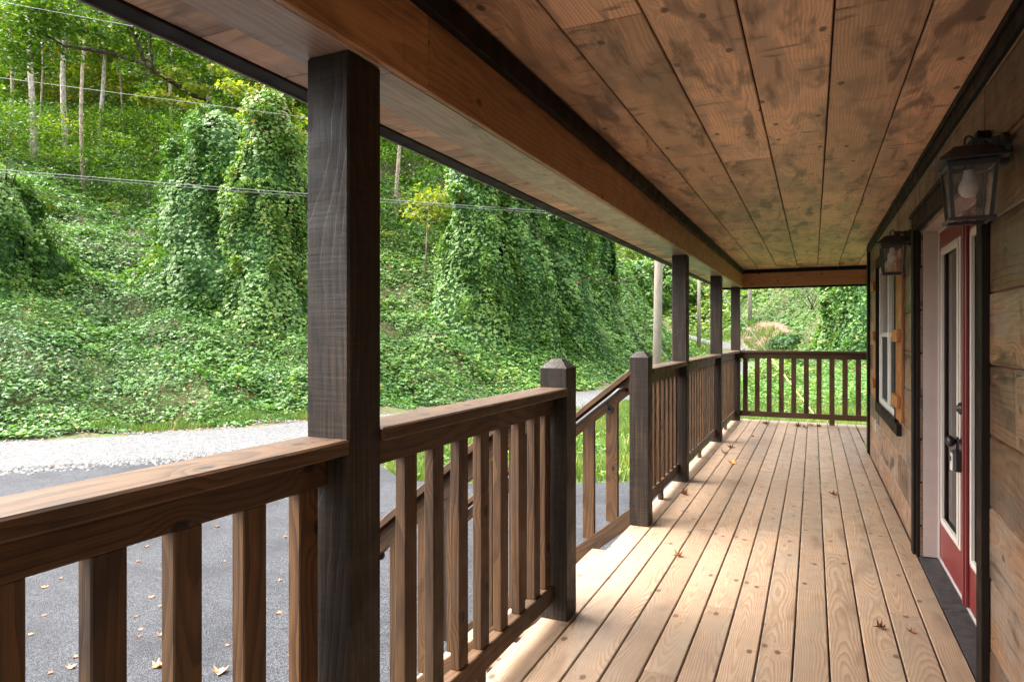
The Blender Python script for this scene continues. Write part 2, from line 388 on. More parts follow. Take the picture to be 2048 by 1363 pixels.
m.build('joists', M['rail'], dk)
for yy in (-1.3, 1.4, 3.0, 4.7, 6.26, 8.8, 11.15):
    m = MB(); m.box((-1.14, yy, ZG), (-1.0, yy + .14, -.262), 2); m.build('support_post', M['dark'], dk)

# ---- posts
def post(y0, ztop, label):
    m = MB(); m.box((XO, y0, 0.0015), (XI, y0 + .138, ztop), 2, .006)
    return tag(m.build('porch_post', M['dark'], None, ((XI + XO) / 2, y0 + .07, 0)), label, 'post', 'square posts holding up the porch eave')
zs = lambda y: 2.083 + SH * (y - 1.4)
PY = [1.327, 6.19, 8.70, 11.02]
for y, l in zip(PY, ['nearest and largest dark square porch post, rough sawn, in the left foreground',
                     'dark square porch post just beyond the stair opening, second from the camera',
                     'dark square porch post between the stair opening and the far corner, third from the camera',
                     'dark square porch post at the far corner of the deck where the two railings meet']):
    post(y, zs(y + .07) - .001, l)
post(-1.3, zs(-1.2) - .001, 'dark square porch post at the end behind the camera')

def newel(y0, label):
    m = MB(); m.box((XO, y0, .0015), (XI, y0 + .138, 1.205), 2, .003)
    cx, cy = (XO + XI) / 2, y0 + .069; h = .069; q = .026
    vs = [(cx + a * h, cy + b * h, 1.2045) for a, b in ((-1, -1), (1, -1), (1, 1), (-1, 1))] + [(cx + a * q, cy + b * q, 1.247) for a, b in ((-1, -1), (1, -1), (1, 1), (-1, 1))]
    m.add(vs, [(0, 1, 5, 4), (1, 2, 6, 5), (2, 3, 7, 6), (3, 0, 4, 7), (4, 5, 6, 7)], [(v[2], v[0] - cx, v[1] - cy) for v in vs], .37)
    return tag(m.build('newel_post', M['dark'], None, (cx, cy, 0)), label, 'newel post', 'newel posts at the top of the stairs')
newel(2.935, 'short dark newel post with a pyramid top, nearer one beside the stair opening')
newel(4.632, 'short dark newel post with a pyramid top, farther one beside the stair opening')

# ---- straight railings along the eave side
def railing(ya, yb, zc, label, blocks, first=None):
    t = thing('railing', (-1.13, ya, 0), label, 'railing', 'railing sections along the open side of the deck')
    m = MB(); m.box((XO - .002, ya, zc - .038), (-1.055, yb, zc), 1, .005); m.build('cap_rail', M['rail'], t)
    m = MB(); m.box((-1.175, ya, zc - .122), (-1.13, yb, zc - .0385), 1, .004); m.build('upper_rail', M['rail'], t)
    m = MB(); m.box((-1.178, ya, .085), (-1.13, yb, .172), 1, .004); m.build('lower_rail', M['rail'], t)
    if first is None:
        n = round((yb - ya) / .168); p = (yb - ya) / n; ys = [ya + p * (k + .5) - .033 for k in range(n)]
    else: ys = first
    for y in ys:
        m = MB(); m.box((-1.176, y, .1722), (-1.138, y + .067, zc - .1222), 2, .003); m.build('baluster', M['rail'], t)
    for y in blocks:
        m = MB(); m.box((-1.172, y, .0015), (-1.136, y + .067, .0848), 2, .003); m.build('support_block', M['rail'], t)
    return t
railing(-1.162, 1.326, 1.099, 'brown wooden railing in the left foreground, near the camera side of the big post', [.1],
        [.728 - .17 * k for k in range(11)] + [.89, 1.064, 1.236])
railing(1.466, 2.934, 1.112, 'brown wooden railing between the nearest big post and the near newel post', [2.17],
        [1.484, 1.692, 1.858, 2.03, 2.2, 2.372, 2.55, 2.72, 2.85][:9])
railing(4.771, 6.189, 1.122, 'brown wooden railing between the far newel post and the porch post behind it', [5.45])
railing(6.329, 8.699, 1.124, 'brown wooden railing between the second and third porch posts', [7.5])
railing(8.839, 11.019, 1.126, 'brown wooden railing between the third porch post and the corner post', [9.9])
# end railing across the deck
t = thing('end_railing', (.6, 11.09, 0), 'brown wooden railing across the far end of the deck', 'railing')
m = MB(); m.box((XI + .001, 11.03, 1.088), (3.3, 11.17, 1.126), 0, .005); m.build('cap_rail', M['rail'], t)
m = MB(); m.box((XI + .001, 11.07, 1.0), (3.3, 11.115, 1.0875), 0, .004); m.build('upper_rail', M['rail'], t)
m = MB(); m.box((XI + .001, 11.07, .080), (3.3, 11.118, .165), 0, .004); m.build('lower_rail', M['rail'], t)
x = -1.02; k = 0
while x < 3.2:
    m = MB(); m.box((x, 11.075, .1655), (x + .072, 11.113, .9995), 2, .003); m.build('baluster', M['rail'], t)
    if k in (7, 16): m = MB(); m.box((x, 11.077, .0015), (x + .072, 11.111, .0795), 2, .003); m.build('support_block', M['rail'], t)
    x += .178; k += 1

# ---- stairs down to the yard
st = thing('porch_stairs', (-1.2, 3.85, ZG), 'pine steps going down from the deck between the two newel posts', 'stairs')
SL = .19 / .245
for k in range(5):
    z = -.19 * (k + 1); x1 = -1.203 - .245 * k
    m = MB(); m.box((x1 - .265, 3.085, z - .038), (x1 - .127, 4.592, z), 1, .005); m.box((x1 - .122, 3.085, z - .038), (x1, 4.592, z), 1, .005); m.build('tread', M['deck'], st)
for y in (3.1, 3.8, 4.55):
    m = MB(); m.add([(-1.21, y, -.24), (-1.21, y, -.52), (-2.42, y, ZG + .002), (-2.62, y, ZG + .002), (-2.40, y, -1.0)] + [(-1.21, y + .038, -.24), (-1.21, y + .038, -.52), (-2.42, y + .038, ZG + .002), (-2.62, y + .038, ZG + .002), (-2.40, y + .038, -1.0)],
                    [(0, 4, 3, 2, 1), (5, 6, 7, 8, 9), (0, 1, 6, 5), (1, 2, 7, 6), (2, 3, 8, 7), (3, 4, 9, 8), (4, 0, 5, 9)]); m.build('stringer', M['rail'], st)
def slopebox(m, xa, xb, y0, y1, za, zb, th, ax=0):
    """sloped board from (xa, za) to (xb, zb) (top edge), th deep"""
    L = math.hypot(xb - xa, zb - za); an = math.atan2(zb - za, xb - xa)
    mt = Matrix.Translation((xa, 0, za)) @ Matrix.Rotation(-an, 4, 'Y')
    m.box((0, y0, -th), (L, y1, 0), 0, .004, mat=mt) if math.cos(an) > 0 else m.box((0, y0, 0), (L, y1, th), 0, .004, mat=mt)
def stair_rail(yc, label, glabel, side):
    t = thing('stair_railing', (-1.2, yc, 0), label, 'railing', 'sloping stair railings')
    ln = 1.42; xa, xb = -1.202 - ln, -1.202; dz = ln * .81
    m = MB(); slopebox(m, xa, xb, yc - .07, yc + .068, 1.118 - dz, 1.118, .038); m.build('cap_rail', M['rail'], t)
    m = MB(); slopebox(m, xa, xb, yc - .02, yc + .02, 1.068 - dz, 1.068, .095); m.build('upper_rail', M['rail'], t)
    m = MB(); slopebox(m, xa, xb, yc - .02, yc + .02, .112 - dz, .112, .105); m.build('lower_rail', M['rail'], t)
    x = -1.30
    while x > xa + .1:
        zt = .955 - (-1.202 - x) * .81; zb = .112 - (-1.202 - x) * .81
        m = MB(); m.box((x - .089, yc - .019, zb - .04), (x, yc + .019, zt + .02), 2, .003); m.build('baluster', M['rail'], t); x -= .18
    m = MB(); m.box((xa - .138, yc - .069, ZG), (xa, yc + .069, .06), 2, .006); m.build('bottom_newel', M['dark'], t)
    g = thing('grab_rail', (-1.25, yc + side * .09, .9), glabel, 'handrail', 'black metal grab rails beside the steps')
    yy = yc + side * .085; m = MB()
    pts = [(-1.232, yc + side * .024, .965), (-1.245, yc + side * .05, .975), (-1.275, yy, .965), (-1.32, yy, .925), (-2.55, yy, .925 - 1.23 * .81), (-2.6, yy, .925 - 1.30 * .81), (-2.62, yc + side * .03, .925 - 1.34 * .81)]
    m.tube(pts, .0165, 12); m.build('tube', M['black'], g, smooth=True)
    for bx in (-1.36, -2.2):
        m = MB(); bz = .925 - (-1.32 - bx) * .81; m.tube([(bx, yy, bz - .012), (bx, yy, bz - .06), (bx, yc + side * .022, bz - .075)], .008, 8)
        m.lathe((bx, yc + side * .0205, bz - .075), (0, side, 0), [(.0001, 0), (.03, 0), (.028, .008), (.0001, .008)], 14); m.build('bracket', M['black'], g)
stair_rail(4.70, 'sloping brown stair railing on the far side of the steps', 'black metal grab rail on the far stair railing', -1)
stair_rail(3.00, 'sloping dark stair railing on the near side of the steps, seen between balusters', 'black metal grab rail on the near stair railing, mostly hidden', 1)

# ---- porch roof: ceiling, beam, soffit, fascia
rf = thing('porch_roof', (0, Y0, 2.4), 'stained plank porch ceiling with its long beam, soffit and dark fascia', 'porch roof')
zc_ = lambda y: 2.405 + .0015 * (y - 1.4)
m = MB(); xe = [.345 - .2825 * k for k in range(0, 6)]; rows = [(.345, .602)] + [(xe[k + 1], xe[k]) for k in range(5)]
for i, (a, b) in enumerate(rows):
    a = max(a, -1.03); y = Y0; first = True
    while y < 11.17:
        L = random.uniform(.9, 4.2) if first else random.choice([2.4, 3.6, 3.0, 1.8]); first = False
        y2 = min(11.17, y + L)
        if 11.17 - y2 < .4: y2 = 11.17
        m.box((a + .0034, y + .0010, 2.405), (b - .0034, y2 - .0008, 2.424), 1, .004, shear=.0015, sy0=1.4); y = y2
x = .604
while x < 3.3: m.box((x + .002, 8.76, 2.405), (x + .2805, 11.17, 2.424), 1, .004, shear=.0015, sy0=1.4); x += .2825
m.build('ceiling_planks', M['ceil'], rf)
m = MB(); m.box((-1.02, Y0, 2.43), (3.3, 11.2, 2.44), 1, .001, shear=.0015, sy0=1.4); m.build('light_leak_board', M['trim'], rf)  # unseen dark board added so no outside light leaks between the planks
m = MB()
for a, b in ((Y0, 1.66), (1.662, 5.35), (5.352, 8.6), (8.602, 11.168)): m.box((-1.055, a, 2.083), (-1.035, b, 2.308), 1, .003, shear=SH, sy0=1.4)
m.build('beam_face', M['beam'], rf)
m = MB(); m.box((-1.0549, Y0, 2.309), (-1.008, 11.168, 2.395), 1, .003, shear=.0035, sy0=1.4); m.build('beam_trim', M['trim'], rf)
m = MB(); m.box((-1.034, 11.17, 2.145), (3.3, 11.19, 2.405), 0, .003); m.box((-1.24, 11.192, 2.15), (3.3, 11.33, 2.168), 0, .003); m.build('end_beam', M['beam'], rf)
m = MB(); m.box((-1.007, 11.145, 2.36), (3.3, 11.1695, 2.419), 0, .003); m.build('end_trim', M['trim'], rf)
m = MB()
for a, b in ((Y0, 1.50), (1.502, 5.0), (5.002, 8.2), (8.202, 11.3)): m.box((-1.238, a, 2.083), (-1.0575, b, 2.101), 1, .002, shear=SH, sy0=1.4)
m.build('beam_underside', M['soffit'], rf)
m = MB(); y = Y0
while y < 11.3:
    y2 = min(y + .2825, 11.3); m.box((-1.366, y + .0015, 2.092), (-1.2395, y2 - .0015, 2.108), 0, .002, shear=SH, sy0=1.4); y = y2
m.build('soffit_planks', M['ceil'], rf)
m = MB(); m.box((-1.43, Y0, 2.086), (-1.3665, 11.36, 2.20), 1, .003, shear=SH, sy0=1.4); m.box((-1.3665, 11.333, 2.12), (3.3, 11.36, 2.3), 0, .003); m.build('fascia', M['trim'], rf)
m = MB(); m.box((-1.439, Y0, 2.082), (-1.4305, 11.4, 2.20), 1, .001, shear=SH, sy0=1.4); m.build('gutter', M['gutter'], rf)
m = MB(); m.add([(-1.47, Y0, 2.22), (-1.47, 11.5, 2.29), (-1.2, 11.5, 2.50), (-1.2, Y0, 2.46), (3.6, 11.5, 3.7), (3.6, Y0, 3.7), (-1.47, Y0, 2.26), (-1.47, 11.5, 2.33), (-1.2, 11.5, 2.54), (-1.2, Y0, 2.50), (3.6, 11.5, 3.74), (3.6, Y0, 3.74)],
                [(3, 2, 1, 0), (5, 4, 2, 3), (6, 7, 8, 9), (9, 8, 10, 11), (0, 1, 7, 6), (4, 5, 11, 10)]); m.build('roof_covering', M['roofing'], rf)

# ---- cabin
cb = thing('cabin', (.6, Y0, ZG), 'rustic brown board cabin with a red double door and cedar shuttered window', 'house')
OP = [(3.05, 4.73, -.3, 1.995), (5.87, 7.5, .70, 2.03)]
m = MB(); z = .188 - .266 * 2
while z < 2.402:
    z2 = min(z + .266, 2.402); segs = [(Y0, 3.05), (3.05, 4.73), (4.73, 5.87), (5.87, 7.5), (7.5, 8.72)]
    cuts = sorted(random.uniform(Y0 + .5, 2.9) for _ in range(1)) + [random.uniform(4.9, 5.7)] * (random.random() < .3)
    for (a, b) in segs:
        bands = [(z, z2)]
        for (ya, yb, za, zb) in OP:
            if a >= ya - .001 and b <= yb + .001:
                bands = []
                if z < za: bands.append((z, min(z2, za)))
                if z2 > zb: bands.append((max(z, zb), z2))
        ys = [a] + [c for c in cuts if a + .1 < c < b - .1] + [b]
        for (p, q) in bands:
            for i in range(len(ys) - 1):
                m.box((.6 + random.uniform(-.002, .002), ys[i] + .0004, p + .0012), (.622, ys[i + 1] - .0004, q - .0012), 1, .006)
    z = z2
m.build('board_wall', M['wall'], cb)
m = MB()                                                      # rest of the shell: sheathing behind the boards, end, back
m.box((.6235, Y0, ZG), (.70, 3.0, 2.7), 1); m.box((.6235, 4.78, ZG), (.70, 5.87, 2.7), 1); m.box((.6235, 7.5, ZG), (.70, 8.70, 2.7), 1)
m.box((.6235, 3.001, 2.03), (.70, 4.779, 2.7), 1); m.box((.6235, 5.871, 2.05), (.70, 7.499, 2.7), 1); m.box((.6235, 5.871, ZG), (.70, 7.499, .69), 1); m.box((.6235, 3.001, ZG), (.70, 4.779, -.06), 1)
m.box((.701, 8.66, ZG), (5.2, 8.72, 2.7), 0); m.box((.701, Y0, ZG), (5.2, Y0 + .06, 2.7), 0); m.box((5.14, Y0 + .061, ZG), (5.2, 8.659, .5), 1); m.box((5.14, Y0 + .061, 2.2), (5.2, 8.659, 2.7), 1)
for ya_, yb_ in ((Y0 + .061, -.9), (2.4, 2.5), (6.1, 8.659)): m.box((5.14, ya_, .501), (5.2, yb_, 2.199), 2)  # unseen back wall left mostly open to let daylight into the room
m.build('end_walls', M['wall'], cb)
m = MB(); z = -.02
while z < 2.5:                                                # pine lined room behind the door
    m.box((.75, 6.0, z), (5.1, 6.02, z + .138), 0, .004); z += .14
m.build('interior_boards', M['int'], cb)
m = MB(); m.box((.71, Y0 + .07, -.08), (5.1, 8.6, -.045), 1); m.box((.71, Y0 + .07, 2.5), (5.1, 8.6, 2.53), 1); m.build('interior_floor', M['int'], cb)
m = MB(); m.box((.574, 8.60, -.02), (.5995, 8.735, 2.402), 2, .003); m.box((.574, 8.737, -.02), (.70, 8.757, 2.402), 2, .003); m.build('corner_trim', M['trim'], cb)
m = MB(); m.box((.578, Y0, 2.318), (.5995, 3.9, 2.403), 1, .003); m.box((.578, 3.902, 2.318), (.5995, 8.598, 2.408), 1, .003); m.box((.566, Y0, 2.376), (.5775, 8.598, 2.404), 1, .002); m.build('ceiling_trim', M['trim'], cb)
# door casing
m = MB(); m.box((.566, 4.75, -.02), (.5995, 4.84, 2.124), 2, .003); m.box((.585, 4.732, -.02), (.616, 4.7495, 2.01), 2, .002)
m.box((.572, 2.962, -.02), (.5995, 3.046, 2.01), 2, .003); m.box((.566, 2.95, 2.011), (.5995, 4.7485, 2.124), 1, .003); m.box((.556, 2.94, 2.1), (.5655, 4.86, 2.124), 1, .002)
m.build('door_casing', M['trim'], cb)
m = MB(); m.box((.617, 4.73, -.0), (.72, 4.77, 1.995), 2, .002); m.box((.617, 3.01, 0), (.72, 3.05, 1.995), 2, .002); m.box((.612, 3.01, 1.9955), (.72, 4.77, 2.03), 1, .002); m.build('door_jamb', M['jamb'], cb)
m = MB(); m.box((.695, 4.722, 0), (.704, 4.7295, 1.985), 2, .001); m.box((.695, 3.055, 1.986), (.704, 4.7295, 1.995), 1, .001); m.build('weatherstrip', M['white'], cb)
m = MB(); m.box((.5895, 3.052, -.055), (.70, 3.88, -.006), 1, .004); m.box((.5895, 3.882, -.055), (.70, 4.729, -.004), 1, .004); m.build('threshold', M['sill'], cb)
m = MB(); m.box((.7005, 3.05, -.05), (.76, 4.73, .008), 1, .003); m.build('sill_plate', M['jamb'], cb)
def door(y0, y1, gy0, gy1, label):
    ob = MB(); XD = .705; za, zb = .012, 1.985; g0, g1 = .26, 1.86
    ob.box((XD, y0, za), (XD + .044, gy0, zb), 2, .002); ob.box((XD, gy1, za), (XD + .044, y1, zb), 2, .002)
    ob.box((XD, gy0 + .0005, za), (XD + .044, gy1 - .0005, g0), 1, .001); ob.box((XD, gy0 + .0005, g1), (XD + .044, gy1 - .0005, zb), 1, .001)
    d = ob.build('door', M['red'], cb, label=label)
    f = MB(); e = .045
    for k, (o, xx) in enumerate(((0, XD - .010), (.018, XD - .017))):
        w_ = e - o
        f.box((xx, gy0 - .02 + o, g0 - .02 + o), (XD - .0005 if k == 0 else XD - .0105, gy0 - .02 + e, g1 + .02 - o), 2, .002); f.box((xx, gy1 + .02 - e, g0 - .02 + o), (XD - .0005 if k == 0 else XD - .0105, gy1 + .02 - o, g1 + .02 - o), 2, .002)
        f.box((xx + .0003, gy0 - .02 + e, g0 - .02 + o), (XD - .0005 if k == 0 else XD - .0105, gy1 + .02 - e, g0 - .02 + e), 1, .002); f.box((xx + .0003, gy0 - .02 + e, g1 + .02 - e), (XD - .0005 if k == 0 else XD - .0105, gy1 + .02 - e, g1 + .02 - o), 1, .002)
    f.build('glass_frame', M['white'], d)
    g = MB(); g.box((XD + .010, gy0 + .001, g0 + .001), (XD + .014, gy1 - .001, g1 - .001), 2, .0005); g.build('glass_pane', M['glass'], d)
    f = MB(); f.box((XD + .016, gy0 + .001, g0 + .001), (XD + .03, gy0 + .02, g1 - .001), 2, .001); f.box((XD + .016, gy1 - .02, g0 + .001), (XD + .03, gy1 - .001, g1 - .001), 2, .001); f.build('inner_stop', M['white'], d)
    return d
dA = door(3.93, 4.722, 4.10, 4.60, 'red door leaf with the knob, far half of the pair')
dB = door(3.056, 3.925, 3.20, 3.80, 'red door leaf without a knob, near half of the pair')
m = MB(); m.box((.688, 3.90, .012), (.7045, 3.955, 1.985), 2, .003); m.box((.68, 3.915, .012), (.6878, 3.94, 1.985), 2, .002); m.build('astragal', M['red'], dB)
m = MB(); kx, ky, kz = .705, 4.035, .815
m.lathe((kx, ky, kz), (-1, 0, 0), [(.0001, 0), (.032, 0), (.031, .006), (.022, .012), (.011, .016), (.010, .034), (.018, .04), (.027, .05), (.030, .060), (.027, .070), (.016, .077), (.0001, .079)], 24)
m.build('knob', M['black'], dA, smooth=True)
m = MB(); m.lathe((kx, ky, .985), (-1, 0, 0), [(.0001, 0), (.033, 0), (.031, .018), (.024, .024), (.016, .026), (.015, .032), (.0001, .033)], 24); m.build('deadbolt', M['black'], dA, smooth=True)
# key box hanging on the knob
lb = thing('key_lockbox', (kx - .03, ky, kz - .1), 'black key lockbox with a white face hanging on the door knob', 'lockbox')
m = MB(); m.tube([(kx - .026, ky - .024, kz - .05)] + [(kx - .026, ky + .024 * math.cos(a), kz + .0 + .02 * math.sin(a)) for a in [math.pi - i * math.pi / 8 for i in range(9)]] + [(kx - .026, ky + .024, kz - .05)], .0045, 8); m.build('shackle', M['black'], lb, smooth=True)
m = MB(); m.box((kx - .048, ky - .034, kz - .155), (kx - .005, ky + .034, kz - .045), 2, .010); m.build('body', M['black'], lb)
m = MB(); m.box((kx - .056, ky - .026, kz - .15), (kx - .0485, ky + .026, kz - .06), 2, .004)
m.build('face_plate', M['white'], lb)
m = MB(); m.lathe((kx - .0565, ky, kz - .09), (-1, 0, 0), [(.0001, 0), (.014, 0), (.012, .004), (.0001, .004)], 14); m.build('dial', M['black'], lb)
# window
wd = MB(); wx = .603
wy0, wy1, wz0, wz1 = 5.87, 7.5, .70, 2.03
wd.box((wx, wy0, wz0), (wx + .06, wy0 + .05, wz1), 2, .003); wd.box((wx, wy1 - .05, wz0), (wx + .06, wy1, wz1), 2, .003)
wd.box((wx + .0005, wy0 + .0505, wz0), (wx + .06, wy1 - .0505, wz0 + .05), 1, .003); wd.box((wx + .0005, wy0 + .0505, wz1 - .05), (wx + .06, wy1 - .0505, wz1), 1, .003)
ym = (wy0 + wy1) / 2; wd.box((wx + .001, ym - .03, wz0 + .0505), (wx + .055, ym + .03, wz1 - .0505), 2, .003)
wn_ = wd.build('window', M['vinyl'], cb)
m = MB()
for a, b in ((wy0 + .051, ym - .031), (ym + .031, wy1 - .051)):
    m.box((wx + .010, a, 1.35), (wx + .045, b, 1.39), 1, .003)
    m.box((wx + .012, a, wz0 + .051), (wx + .04, a + .025, 1.3495), 2, .002); m.box((wx + .012, b - .025, wz0 + .051), (wx + .04, b, 1.3495), 2, .002)
m.build('sash', M['vinyl'], wn_)
m = MB()
for a, b in ((wy0 + .051, ym - .031), (ym + .031, wy1 - .051)): m.box((wx + .03, a, 1.391), (wx + .034, b, wz1 - .051), 2, .0005); m.box((wx + .034, a + .026, wz0 + .051), (wx + .038, b - .026, 1.349), 2, .0005)
m.build('glass_pane', M['glass'], wn_)
m = MB()
for a, b in ((wy0 + .077, ym - .057), (ym + .057, wy1 - .077)): m.box((wx + .022, a, wz0 + .052), (wx + .024, b, 1.348), 2, .0003)
m.build('insect_screen', M['screen'], wn_)
m = MB(); m.box((.72, 5.6, .5), (.73, 7.8, 2.3), 2, .002); m.build('blind', M['screen'], wn_)
m = MB(); m.box((.572, 7.502, .615), (.602, 7.538, 2.12), 2, .003); m.box((.572, 5.832, .615), (.602, 5.868, 2.12), 2, .003)
m.box((.566, 5.64, .61), (.602, 7.501, .696), 1, .003); m.box((.572, 5.8685, 2.034), (.602, 7.5015, 2.12), 1, .003); m.build('casing', M['trim'], wn_)
for (a, b, l) in ((5.475, 5.828, 'orange cedar shutter on the near side of the window'), (7.545, 7.90, 'orange cedar shutter on the far side of the window')):
    m = MB(); wv = (b - a) / 3
    for k in range(3): m.box((.578, a + wv * k + .001, .725), (.5985, a + wv * (k + 1) - .001, 2.0), 2, .003)
    s = m.build('shutter', M['shut'], cb, label=l)
    for z in (.83, 1.315, 1.82):
        m = MB(); m.box((.550, a + .015, z), (.5775, b - .012, z + .09), 1, .003); m.build('batten', M['shut'], s)
m = MB(); m.box((.592, 7.80, .355), (.5985, 7.875, .475), 2, .002); ol = m.build('outlet', M['plastic'], cb)
m = MB()
for z in (.375, .425): m.box((.588, 7.818, z), (.5918, 7.857, z + .032), 2, .001)
m.build('socket', M['white'], ol)
m = MB(); m.add([(.2, Y0 - .3, 2.72), (.2, 9.2, 2.72), (2.9, 9.2, 4.6), (2.9, Y0 - .3, 4.6), (5.6, 9.2, 2.72), (5.6, Y0 - .3, 2.72)], [(0, 3, 2, 1), (3, 5, 4, 2), (0, 1, 4, 5)]); m.build('roof', M['roofing'], cb)

# ---- wall lanterns (one built, the second copied)
def lantern(y, z, label):
    cx = .492; t = thing('wall_lantern', (.6, y, z), label, 'wall lamp', 'black wall lanterns beside the door')
    m = MB(); m.lathe((.5995, y, z + .06), (-1, 0, 0), [(.0001, 0), (.055, 0), (.055, .016), (.042, .026), (.0001, .028)], 28); m.build('back_plate', M['black'], t)
    m = MB(); m.tube([(.575, y, z + .075), (.55, y, z + .095), (.53, y, z + .1), (cx + .01, y, z + .098)], .0095, 10); m.box((.575 - .02, y - .014, z + .045), (.575 + .003, y + .014, z + .105), 2, .003); m.build('arm', M['black'], t, smooth=False)
    ht, hb = .074, .060; zt, zb = z + .018, z - .172; m = MB()
    e = .100; zz = z + .020
    vs = [(cx - e, y - e, zz), (cx + e, y - e, zz), (cx + e, y + e, zz), (cx - e, y + e, zz)]
    vs += [(cx - e, y - e, zz + .006), (cx + e, y - e, zz + .006), (cx + e, y + e, zz + .006), (cx - e, y + e, zz + .006)]
    q = .05; vs += [(cx - q, y - q, zz + .052), (cx + q, y - q, zz + .052), (cx + q, y + q, zz + .052), (cx - q, y + q, zz + .052)]
    q = .016; vs += [(cx - q, y - q, zz + .062), (cx + q, y - q, zz + .062), (cx + q, y + q, zz + .062), (cx - q, y + q, zz + .062)]
    fs = [(3, 2, 1, 0)] + [(r * 4 + k, r * 4 + (k + 1) % 4, (r + 1) * 4 + (k + 1) % 4, (r + 1) * 4 + k) for r in range(3) for k in range(4)] + [(12, 13, 14, 15)]
    m.add(vs, fs); m.box((cx + .018, y - .012, zz + .05), (cx + .046, y + .012, zz + .085), 2, .003); m.build('hood', M['black'], t)
    m = MB(); m.tube([(cx - .012, y, zz + .06), (cx - .012, y, zz + .082), (cx - .008, y, zz + .092), (cx, y, zz + .096), (cx + .008, y, zz + .092), (cx + .012, y, zz + .082), (cx + .012, y, zz + .06)], .004, 8); m.build('hook', M['black'], t, smooth=True)
    m = MB()
    for sx in (-1, 1):
        for sy in (-1, 1):
            w_ = .011
            def ring(h, zv): return [(cx + sx * h, y + sy * h, zv), (cx + sx * (h - w_), y + sy * h, zv), (cx + sx * (h - w_), y + sy * (h - w_), zv), (cx + sx * h, y + sy * (h - w_), zv)]
            vs = ring(ht, zt) + ring(hb, zb); m.add(vs, [(0, 1, 5, 4), (1, 2, 6, 5), (2, 3, 7, 6), (3, 0, 4, 7), (0, 3, 2, 1), (4, 5, 6, 7)])
    for h, z0, z1 in ((ht, zt - .018, zt), (hb + .008, zb - .012, zb)):
        i = h - .012
        m.box((cx - h, y - h, z0), (cx + h, y - i, z1), 0, .002); m.box((cx - h, y + i, z0), (cx + h, y + h, z1), 0, .002)
        m.box((cx - h + .0005, y - i + .0005, z0 + .0005), (cx - i, y + i - .0005, z1 - .0005), 1, .002); m.box((cx + i, y - i + .0005, z0 + .0005), (cx + h - .0005, y + i - .0005, z1 - .0005), 1, .002)
    m.build('frame', M['black'], t)
    m = MB(); a, b = ht - .007, hb - .007
    for (p, q) in (((-1, -1), (1, -1)), ((1, -1), (1, 1)), ((1, 1), (-1, 1)), ((-1, 1), (-1, -1))):
        m.add([(cx + p[0] * b, y + p[1] * b, zb + .001), (cx + q[0] * b, y + q[1] * b, zb + .001), (cx + q[0] * a, y + q[1] * a, zt - .002), (cx + p[0] * a, y + p[1] * a, zt - .002)], [(0, 1, 2, 3)])
    m.build('glass_pane', M['seed'], t)
    m = MB(); m.lathe((cx, y, zt + .001), (0, 0, -1), [(.0001, 0), (.016, 0), (.016, .022), (.0001, .022)], 20); m.build('socket', M['black'], t)
    m = MB(); m.lathe((cx, y, zt - .021), (0, 0, -1), [(.0001, 0), (.014, 0), (.015, .008), (.019, .030), (.023, .038), (.029, .050), (.031, .062), (.029, .075), (.022, .087), (.012, .094), (.0001, .096)], 28); m.build('bulb', M['bulb'], t, smooth=True)
    return t
l1 = lantern(2.735, 1.938, 'large looking black wall lantern with a white bulb in the upper right')
l2 = l1.copy(); COL.objects.link(l2); l2.location = (.6, 5.14, 1.962); l2['label'] = 'smaller looking black wall lantern between the door and the shuttered window'
for ch in list(l1.children):
    c_ = ch.copy(); COL.objects.link(c_); c_.parent = l2

# ================================================================== TERRAIN
def vn(x, y, seed=0):
    x = np.asarray(x, float); y = np.asarray(y, float)
    xi = np.floor(x).astype(np.int64); yi = np.floor(y).astype(np.int64); fx = x - xi; fy = y - yi
    fx = fx * fx * (3 - 2 * fx); fy = fy * fy * (3 - 2 * fy)
    def h(a, b):
        n = (a * 374761393 + b * 668265263 + seed * 1442695041) & 0x7fffffff; n = ((n ^ (n >> 13)) * 1274126177) & 0x7fffffff
        return ((n ^ (n >> 16)) & 0xffff) / 65535.0
    return (h(xi, yi) * (1 - fx) + h(xi + 1, yi) * fx) * (1 - fy) + (h(xi, yi + 1) * (1 - fx) + h(xi + 1, yi + 1) * fx) * fy
def fbm(x, y, seed=0, o=3): return sum(vn(x * 2 ** i, y * 2 ** i, seed + i) / 2 ** i for i in range(o)) / sum(1 / 2 ** i for i in range(o)) - .5

def vz(v, d): return H + (HV - v) * d / F_PX
G = ZG
